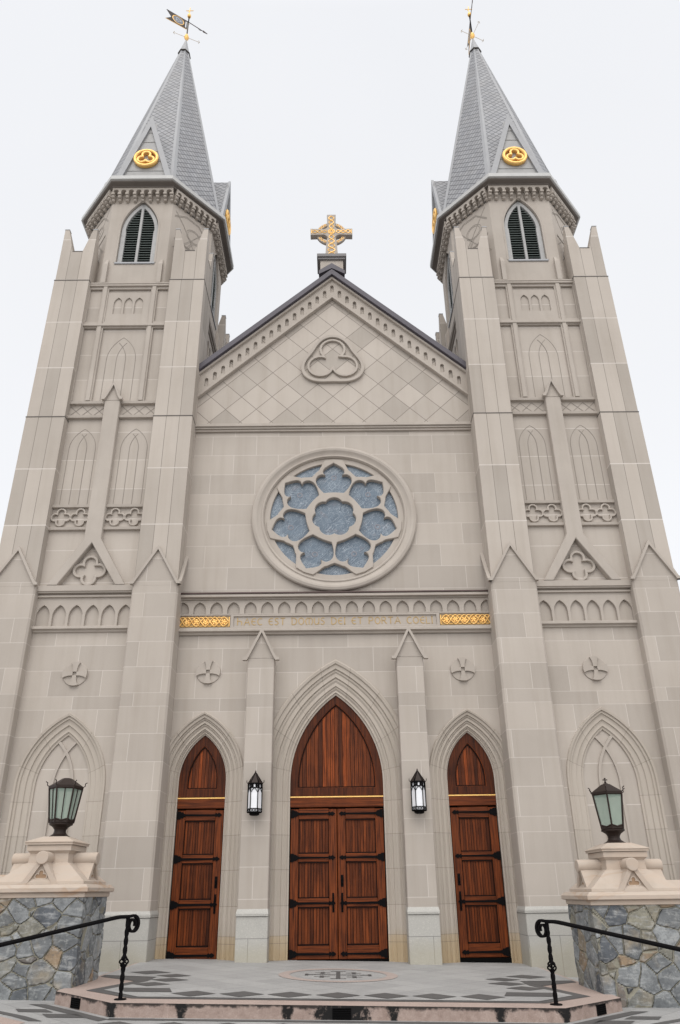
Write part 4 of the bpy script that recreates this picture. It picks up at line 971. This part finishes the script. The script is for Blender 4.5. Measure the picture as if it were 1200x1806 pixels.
# ------------------------------------------------------------------ wall lanterns on the pilasters
def sconce(label, x):
    L = thing('wall_lantern', label, 'lantern', (x, -0.315, 2.42), 'wall lanterns beside the middle door')
    c = -0.15; n = 6; ph = 0.0; r = 0.128; R_ = lambda rr_, z: ngon(rr_, n, z, ph, 0, c)
    bm = BM(); stack(bm, [R_(0.07, -0.03), R_(0.088, -0.02), R_(0.09, 0.01), R_(r, 0.012), R_(r+0.006, 0.02)]); stack(bm, [R_(r+0.004, 0.021), R_(r+0.004, 0.032)]); stack(bm, [R_(r+0.003, 0.075), R_(r+0.003, 0.088)])
    stack(bm, [R_(r+0.002, 0.435), R_(r+0.002, 0.452)]); stack(bm, [R_(r+0.006, 0.505), R_(r+0.012, 0.525), R_(r+0.004, 0.53)])
    V = ngon(r, n, 0, ph, 0, c)
    for i, p in enumerate(V):
        tube(bm, [(p[0], p[1], 0.02), (p[0], p[1], 0.53)], 0.0085, 6)
        q = (p[0]*1.22, c+(p[1]-c)*1.22); tube(bm, [(p[0], p[1], 0.52), (q[0], q[1], 0.55), (q[0], q[1], 0.585)], 0.006, 5)
        a, b = Vector(p), Vector(V[(i+1) % n]); m = (a+b)/2; nn = Vector((m.x, m.y-c, 0)).normalized()*0.001
        def at(u, z): v = a+(b-a)*u; return (v.x+nn.x, v.y+nn.y, z)
        tube(bm, [at(0.1, 0.37), at(0.22, 0.405), at(0.5, 0.44)], 0.006, 5); tube(bm, [at(0.9, 0.37), at(0.78, 0.405), at(0.5, 0.44)], 0.006, 5)
        for u in (0.3, 0.7):
            tube(bm, [at(u-0.16, 0.036), at(u+0.16, 0.072)], 0.005, 4); tube(bm, [at(u+0.16, 0.036), at(u-0.16, 0.072)], 0.005, 4)
        bx = [at(0.08, 0.452), at(0.92, 0.452), at(0.92, 0.505), at(0.08, 0.505)]
        for u0, u1 in ((0.08, 0.38), (0.62, 0.92)):
            vs = [bm.verts.new(q_) for q_ in (at(u0, 0.452), at(u1, 0.452), at(u1, 0.505), at(u0, 0.505))]; bm.faces.new(vs)
    box(bm, -0.05, 0.05, c+0.1, 0.015, 0.10, 0.42); obj('frame', bm, MIRON, L, 25)
    bm = BM(); stack(bm, [R_(r-0.009, 0.03), R_(r-0.009, 0.51)]); obj('glass', bm, MOPAL, L, 0)
    bm = BM(); stack(bm, [R_(r+0.004, 0.531), R_(0.012, 0.72)]); stack(bm, [R_(0.012, 0.721), R_(0.016, 0.735), R_(0.003, 0.765)]); obj('roof', bm, MBRZ, L, 0)
    bm = BM()
    for i, p in enumerate(V): tube(bm, [(p[0]*1.03, c+(p[1]-c)*1.03, 0.533), (p[0]*0.1, c+(p[1]-c)*0.1, 0.718)], 0.007, 5)
    obj('roof_rib', bm, MIRON, L)
sconce('black lantern with white glass on the pilaster left of the middle door', -1.475)
sconce('black lantern with white glass on the pilaster right of the middle door', 1.475)

# ------------------------------------------------------------------ stone piers, lanterns, walls
PX, PY = 3.845, -3.14
def pier(s):
    lab = ('left rubble stone pier with pale sandstone cap, orange and blue-grey stones' if s < 0 else 'right rubble stone pier with pale sandstone cap, mostly blue-grey stones')
    P = thing('stone_pier', lab, 'pier', (s*PX, PY, gz(s*PX)), 'stone piers flanking the entrance platform')
    bm = BM(); box(bm, -0.60, 0.60, -0.48, 0.48, -0.35, 1.01)
    bmesh.ops.subdivide_edges(bm, edges=bm.edges[:], cuts=70, use_grid_fill=True)
    from mathutils import noise
    for v in bm.verts:
        if abs(v.co.z-1.01) > 0.01:
            q = noise.noise_vector(Vector((v.co.x*3+s*7, v.co.y*3, v.co.z*3)))*0.014; v.co += Vector((q.x, q.y, 0))
    obj('rubble_base', bm, MRUB, P, 0)
    bm = BM(); Q = lambda r, z: rect(r, r-0.12, z)
    stack(bm, [Q(0.61, 1.005), Q(0.625, 1.01), Q(0.625, 1.065)]); stack(bm, [Q(0.655, 1.066), Q(0.67, 1.075), Q(0.67, 1.12), Q(0.63, 1.16), Q(0.585, 1.165)])
    obj('coping', bm, MSAND, P, 0)
    bm = BM(); stack(bm, [Q(0.575, 1.166), Q(0.57, 1.20), rect(0.30, 0.30, 1.42), rect(0.265, 0.265, 1.435), rect(0.255, 0.255, 1.55), rect(0.285, 0.285, 1.585)])
    stack(bm, [rect(0.295, 0.295, 1.586), rect(0.295, 0.295, 1.655)]); stack(bm, [rect(0.315, 0.315, 1.661), rect(0.315, 0.315, 1.685), rect(0.325, 0.325, 1.69), rect(0.325, 0.325, 1.70), rect(0.16, 0.16, 1.775)])
    obj('cap', bm, MSAND, P, 0)
    bm = BM(); box(bm, -0.29, 0.29, -0.29, 0.29, 1.6555, 1.6605); obj('cap_groove', bm, MSEAM, P, 0)
    for k in range(4):
        bm = BM()
        prism(bm, [(-0.20, 1.165), (0.20, 1.165), (0.05, 1.46), (-0.05, 1.46)], -0.50, 0)
        tube(bm, [(0, -0.575, 1.49), (0, -0.57, 1.49), (0, -0.20, 1.49)], [0.075, 0.082, 0.082], 20)
        prism(bm, [(-0.245, 1.165), (-0.165, 1.165), (-0.0, 1.43), (-0.0, 1.47), (-0.045, 1.455)], -0.545, -0.30); prism(bm, [(0.165, 1.165), (0.245, 1.165), (0.045, 1.455), (0.0, 1.47), (0.0, 1.43)], -0.545, -0.30)
        g_ = obj('gablet', bm, MSAND, P, 30); g_.rotation_euler = (0, 0, k*PI/2); g_.scale = (1, 0.84 if k % 2 == 0 else 1.0, 1)
        q = plate('quatrefoil', [foil(0, 1.262, 0.045, 0.042, 4, PI/2, 8), foil(0, 1.262, 0.045, 0.026, 4, PI/2, 8)], -0.515, -0.499, MSAND, g_, 0.003)
        bm = BM(); prism(bm, foil(0, 1.262, 0.045, 0.026, 4, PI/2, 8), -0.5015, -0.495); obj('quatrefoil_ground', bm, metal_sheet('stained sandstone', (0.33, 0.22, 0.14), 0.9), g_, 0)
    # lantern standing on the pier
    lab = ('brown hexagonal lantern on the left pier, roof without a finial' if s < 0 else 'brown hexagonal lantern on the right pier, small cross finial on its roof')
    Lz = thing('pier_lantern', lab, 'lantern', (s*PX, PY, gz(s*PX)+1.772), 'lanterns on the stone piers')
    ph = math.radians(18 if s < 0 else 8); n = 6; R_ = lambda r, z: ngon(r, n, z, ph)
    bm = BM(); stack(bm, [ngon(r, 16, z) for r, z in ((0.145, 0), (0.145, 0.012), (0.12, 0.022), (0.09, 0.045), (0.078, 0.075), (0.080, 0.10), (0.10, 0.13), (0.135, 0.155), (0.155, 0.165), (0.157, 0.185))]); obj('base', bm, MBRZ, Lz, 40)
    bm = BM(); stack(bm, [R_(0.157, 0.186), R_(0.165, 0.195), R_(0.163, 0.225)]); V0, V1 = R_(0.160, 0.19), R_(0.222, 0.66)
    for a, b in zip(V0, V1): tube(bm, [a, b], 0.012, 6)
    for i in range(6):
        a0, a1, b0, b1 = [Vector(q) for q in (V0[i], V0[(i+1) % 6], V1[i], V1[(i+1) % 6])]
        tube(bm, [b0, b1], 0.012, 5)
        if s < 0: tube(bm, [(a0+a1)/2, (b0+b1)/2], 0.007, 5)
        bw = [(a0+(a1-a0)*t, 0.028 if abs(t-0.5) > 0.3 else 0.045) for t in (0.0, 0.25, 0.5, 0.75, 1.0)]
        tube(bm, [p+Vector((0, 0, 0.04+0.012*math.cos(2*PI*t))) for (p, _), t in zip(bw, (0, 0.25, 0.5, 0.75, 1.0))], 0.012, 5)
    stack(bm, [R_(0.224, 0.645), R_(0.232, 0.655), R_(0.235, 0.685), R_(0.228, 0.69)])
    for p in V1:
        d = Vector((p[0], p[1], 0)).normalized()
        tube(bm, [Vector((p[0], p[1], 0.68)), Vector((p[0], p[1], 0.70))+d*0.03, Vector((p[0], p[1], 0.735))+d*0.03, Vector((p[0], p[1], 0.75))+d*0.055], 0.007, 5)
    obj('frame', bm, MBRZ, Lz, 30)
    gl_ = BM(); A, B = R_(0.152, 0.20), R_(0.212, 0.65); frus(gl_, A, B, False, False); obj('glass', gl_, MLG, Lz, 0)
    bm = BM(); stack(bm, [R_(0.228, 0.691), R_(0.065, 0.80), R_(0.04, 0.805)])
    if s > 0:
        stack(bm, [ngon(r, 10, z) for r, z in ((0.04, 0.806), (0.03, 0.815), (0.012, 0.822), (0.018, 0.835), (0.008, 0.845), (0.008, 0.88))]); box(bm, -0.032, 0.032, -0.008, 0.008, 0.858, 0.872); box(bm, -0.01, 0.01, -0.01, 0.01, 0.88, 0.892)
    obj('roof', bm, MBRZ, Lz, 0)
    Wl = thing('low_wall', ('low rubble wall with sandstone coping behind the left pier' if s < 0 else 'low rubble wall with sandstone coping behind the right pier'), 'wall', (s*(PX+0.6), PY, gz(s*PX)), 'low walls beside the piers')
    x0, x1 = sorted((s*0.02, s*5.0))
    bm = BM(); box(bm, x0, x1, 0.02, 0.52, -0.4, 1.12); bmesh.ops.subdivide_edges(bm, edges=bm.edges[:], cuts=40, use_grid_fill=True); obj('rubble', bm, MRUB, Wl, 0)
    bm = BM(); stack(bm, [[(x0, -0.03, 1.121), (x1, -0.03, 1.121), (x1, 0.57, 1.121), (x0, 0.57, 1.121)], [(x0, -0.05, 1.14), (x1, -0.05, 1.14), (x1, 0.59, 1.14), (x0, 0.59, 1.14)], [(x0, -0.05, 1.20), (x1, -0.05, 1.20), (x1, 0.59, 1.20), (x0, 0.59, 1.20)], [(x0, 0.04, 1.30), (x1, 0.04, 1.30), (x1, 0.50, 1.30), (x0, 0.50, 1.30)]]); obj('coping', bm, MSAND, Wl, 0)
for s in (-1, 1): pier(s)

# ------------------------------------------------------------------ handrails
def rail(s):
    lab = ('black wrought-iron handrail at the left corner of the step, sloping down to the left' if s < 0 else 'black wrought-iron handrail at the right corner of the step, sloping down to the right')
    x0, y0 = s*2.39, -4.51
    Rr = thing('handrail', lab, 'handrail', (x0, y0, gz(x0)), 'handrails on the step')
    d = Vector((s*0.67, -0.74, 0))
    def post(p, z0, z1):
        bm = BM(); stack(bm, [ngon(0.068, 16, z0+0.0, 0, p.x, p.y), ngon(0.066, 16, z0+0.01, 0, p.x, p.y)])
        k = 40; R_ = []
        for i in range(k+1):
            z = z0+0.01+(z1-z0-0.01)*i/k; f = i/k
            tw = 0 if (f < 0.06 or f > 0.88) else (f-0.06)*14
            rr_ = 0.0215 if not 0.40 < f < 0.50 else 0.010
            R_.append([(p.x+rr_*1.2*math.cos(tw+q*PI/2+PI/4), p.y+rr_*1.2*math.sin(tw+q*PI/2+PI/4), z) for q in range(4)])
        stack(bm, R_); o = obj('post', bm, MIRON, Rr, 0)
        bm = BM(); zc = z0+(z1-z0)*0.45; L = 0.058
        for q in range(4):
            tube(bm, [(p.x+(0.010+0.038*math.sin(PI*t/10))*math.cos(q*PI/2+t*0.35), p.y+(0.010+0.038*math.sin(PI*t/10))*math.sin(q*PI/2+t*0.35), zc-L+2*L*t/10) for t in range(11)], 0.0095, 6)
        for zz in (zc-L, zc+L): stack(bm, [ngon(0.02, 8, zz-0.012, 0, p.x, p.y), ngon(0.024, 8, zz, 0, p.x, p.y), ngon(0.02, 8, zz+0.012, 0, p.x, p.y)])
        obj('basket', bm, MIRON, o)
    post(Vector((0, 0, 0)), 0.0, 0.825)
    e = d*1.75; post(Vector((e.x, e.y, 0)), -0.16, 0.56)
    prof = [(-0.026, -0.020), (0.026, -0.020), (0.030, 0.002), (0.018, 0.018), (-0.018, 0.018), (-0.030, 0.002)]
    sd = Vector((-d.y, d.x, 0))
    def flat(bm, path, ws=1.0):
        Rg = []
        for i, p in enumerate(path):
            a = path[max(i-1, 0)]; b = path[min(i+1, len(path)-1)]; t = (b-a).normalized(); up = sd.cross(t).normalized()
            if up.z < 0: up = -up
            Rg.append([p+sd*(u*ws)+up*v for u, v in prof])
        stack(bm, Rg)
    top = 0.832
    path = [d*-0.005+Vector((0, 0, top)), d*0.10+Vector((0, 0, top)), d*0.16+Vector((0, 0, top-0.006)), d*0.9+Vector((0, 0, top-0.006-0.74*0.165)), d*1.78+Vector((0, 0, top-0.006-1.62*0.165))]
    bm = BM(); flat(bm, path); obj('rail', bm, MIRON, Rr, 25)
    sp_ = [d*0.0+Vector((0, 0, top))]; c0 = d*-0.065+Vector((0, 0, top-0.085))
    N = 26
    for i in range(1, N+1):
        t = i/N; a = PI/2*0.9+t*PI*2.7; r = 0.098*(1-0.62*t)
        sp_.append(c0+d*(r*math.cos(a)*0.8)+Vector((0, 0, r*math.sin(a))))
    bm = BM()
    Rg = []
    for i, p in enumerate(sp_):
        a = sp_[max(i-1, 0)]; b = sp_[min(i+1, len(sp_)-1)]; t = (b-a).normalized(); up = t.cross(sd).normalized()
        Rg.append([p+sd*u+up*v for u, v in ((-0.030, -0.014*(1-0.5*i/len(sp_))), (0.030, -0.014*(1-0.5*i/len(sp_))), (0.030, 0.014*(1-0.5*i/len(sp_))), (-0.030, 0.014*(1-0.5*i/len(sp_))))])
    stack(bm, Rg); obj('scroll', bm, MIRON, Rr, 25)
for s in (-1, 1): rail(s)

# ------------------------------------------------------------------ ground, platform and paving
LOW = -0.135
def sheet(name, polys, z, m, kind='structure', thick=0.0):
    bm = BM()
    for P in polys:
        vs = [bm.verts.new((x, y, gz(x)+z)) for x, y in P]; bm.faces.new(vs)
        if thick:
            vb = [bm.verts.new((x, y, gz(x)+z-thick)) for x, y in P]
            for i in range(len(P)): bm.faces.new((vs[i], vs[(i+1) % len(P)], vb[(i+1) % len(P)], vb[i]))
    return struct(obj(name, bm, m, None, 0), kind)
bm = BM()
xs = [-600, -8, -4, 0, 4, 8, 600]; ys = [-600, -40, -10, 0, 40, 600]
rows(bm, [[(x, y, gz(x)+LOW) for x in xs] for y in ys]); struct(obj('ground', bm, MGG, None, 0))
FY, FX, BX, BY = -4.735, 2.42, 3.33, -3.90
plat = [(-FX, FY), (FX, FY), (BX, BY), (BX, 0.28), (-BX, 0.28), (-BX, BY)]
sheet('platform_step', [plat], 0.0, MGP, thick=0.4)
IX, IY = 2.30, -4.40; JX, JY = 2.99, -3.83
inner = [(-IX, IY), (IX, IY), (JX, JY), (2.62, -2.45), (2.62, 0.27), (-2.62, 0.27), (-2.62, -2.45), (-JX, JY)]
sheet('dark_border', [[(-2.30, -4.42), (2.30, -4.42), (3.0, -3.83), (2.68, -2.9), (3.28, -2.45), (3.28, 0.27), (-3.28, 0.27), (-3.28, -2.45), (-2.68, -2.9), (-3.0, -3.83)]], 0.004, MGD)
sheet('paving', [[(-2.25, -4.32), (2.25, -4.32), (2.80, -3.80), (2.50, -2.95), (2.50, -2.45), (3.27, -2.30), (3.27, 0.26), (-3.27, 0.26), (-3.27, -2.30), (-2.50, -2.45), (-2.50, -2.95), (-2.80, -3.80)]], 0.008, MGG)
dia = lambda cx, cy, a, b: [(cx-a, cy), (cx, cy-b), (cx+a, cy), (cx, cy+b)]
dl = [dia(k*0.56, -4.04, 0.262, 0.235) for k in range(-3, 4)]
for s in (-1, 1):
    dl += [dia(s*2.72, -1.93, 0.30, 0.24), dia(s*2.30, -2.30, 0.25, 0.20), dia(s*2.25, -2.78, 0.26, 0.2), dia(s*2.38, -3.24, 0.25, 0.2)]
    q = [(s*2.52, -3.95), (s*2.62, -3.62), (s*2.05, -3.62), (s*1.95, -3.95)]; dl.append(q if s < 0 else q[::-1])
sheet('paving_diamond', dl, 0.012, MGD)
CY = -1.98
ringo, ringi = circ(0, CY, 0.86, 48), circ(0, CY, 0.70, 48)
bm = BM(); rows(bm, [[(x, y, gz(x)+0.0125) for x, y in r] for r in (ringo, ringi)], True); struct(obj('paving_ring', bm, MGR, None, 0))
def bar(cx, cy, a, b): return [(cx-a, cy-b), (cx+a, cy-b), (cx+a, cy+b), (cx-a, cy+b)]
cr_ = [bar(0, CY, 0.030, 0.44), bar(-0.255, CY, 0.22, 0.022), bar(0.255, CY, 0.22, 0.022)]
for s in (-1, 1):
    cr_ += [bar(s*0.455, CY+0.0, 0.03-0.006, 0.10), bar(0, CY+s*0.455, 0.11, 0.018)]
    for t in (-1, 1): cr_ += [bar(s*0.23, CY+t*0.24, 0.11, 0.016), bar(s*0.23, CY+t*0.24+0.06, 0.03, 0.042), bar(s*0.23, CY+t*0.24-0.06, 0.03, 0.042)]
sheet('paving_cross', cr_, 0.0126, MGD)
# inlays in the lower pavement
low = []; pk = []
for s in (-1, 1):
    low += [[(s*2.40, -4.86), (s*3.42, -3.93), (s*3.62, -3.93), (s*2.46, -4.98)], [(s*3.9, -4.3), (s*3.3, -4.75), (s*3.02, -5.02), (s*3.16, -5.02), (s*3.44, -4.76), (s*4.05, -4.3)]]
    low += [[(s*3.62, -4.28), (s*3.28, -4.28), (s*3.12, -4.48), (s*3.50, -4.48)], [(s*3.20, -4.58), (s*2.82, -4.58), (s*2.66, -4.80), (s*3.06, -4.80)]]
    pk += [[(s*3.56, -4.78), (s*4.2, -4.3), (s*6.0, -4.3), (s*6.0, -6.5), (s*3.3, -6.5), (s*3.16, -5.1)]]
for k in range(-4, 5): low.append(dia(k*0.56, -5.18, 0.25, 0.20))
low.append([(-2.4, -4.80), (2.4, -4.80), (2.4, -4.90), (-2.4, -4.90)])
sheet('pavement_inlay', low, LOW+0.004, MGD); sheet('pavement_band', pk, LOW+0.004, MGP)
# drain grilles in the riser
def grille(label, x, y, rz):
    Gx = thing('drain_grille', label, 'grille', (x, y, gz(x)-0.075), 'drain grilles in the granite step')
    Gx.rotation_euler = (0, 0, rz); w = 0.10
    bm = BM(); box(bm, -w, w, -0.004, 0.02, -0.052, 0.052); obj('backing', bm, MDARK, Gx, 0)
    bm = BM()
    for z in (-0.052, 0.044): box(bm, -w, w, -0.012, -0.0045, z, z+0.008)
    for i in range(4): box(bm, -w+0.008, w-0.008, -0.010, -0.0045, -0.036+i*0.02, -0.028+i*0.02)
    for x_ in (-w, w-0.008): box(bm, x_, x_+0.008, -0.011, -0.0045, -0.0435, 0.0435)
    obj('frame', bm, MIRON, Gx, 0)
cang = math.atan2(BY-FY, BX-FX)
for s, lb in ((-1, 'black drain grille in the left splayed end of the pink granite step'), (1, 'black drain grille in the right splayed end of the pink granite step')):
    f = 0.60; grille(lb, s*(FX+(BX-FX)*f), FY+(BY-FY)*f-0.0, s*cang)
grille('black drain grille in the stained middle of the pink granite step', 0.04, FY, 0)
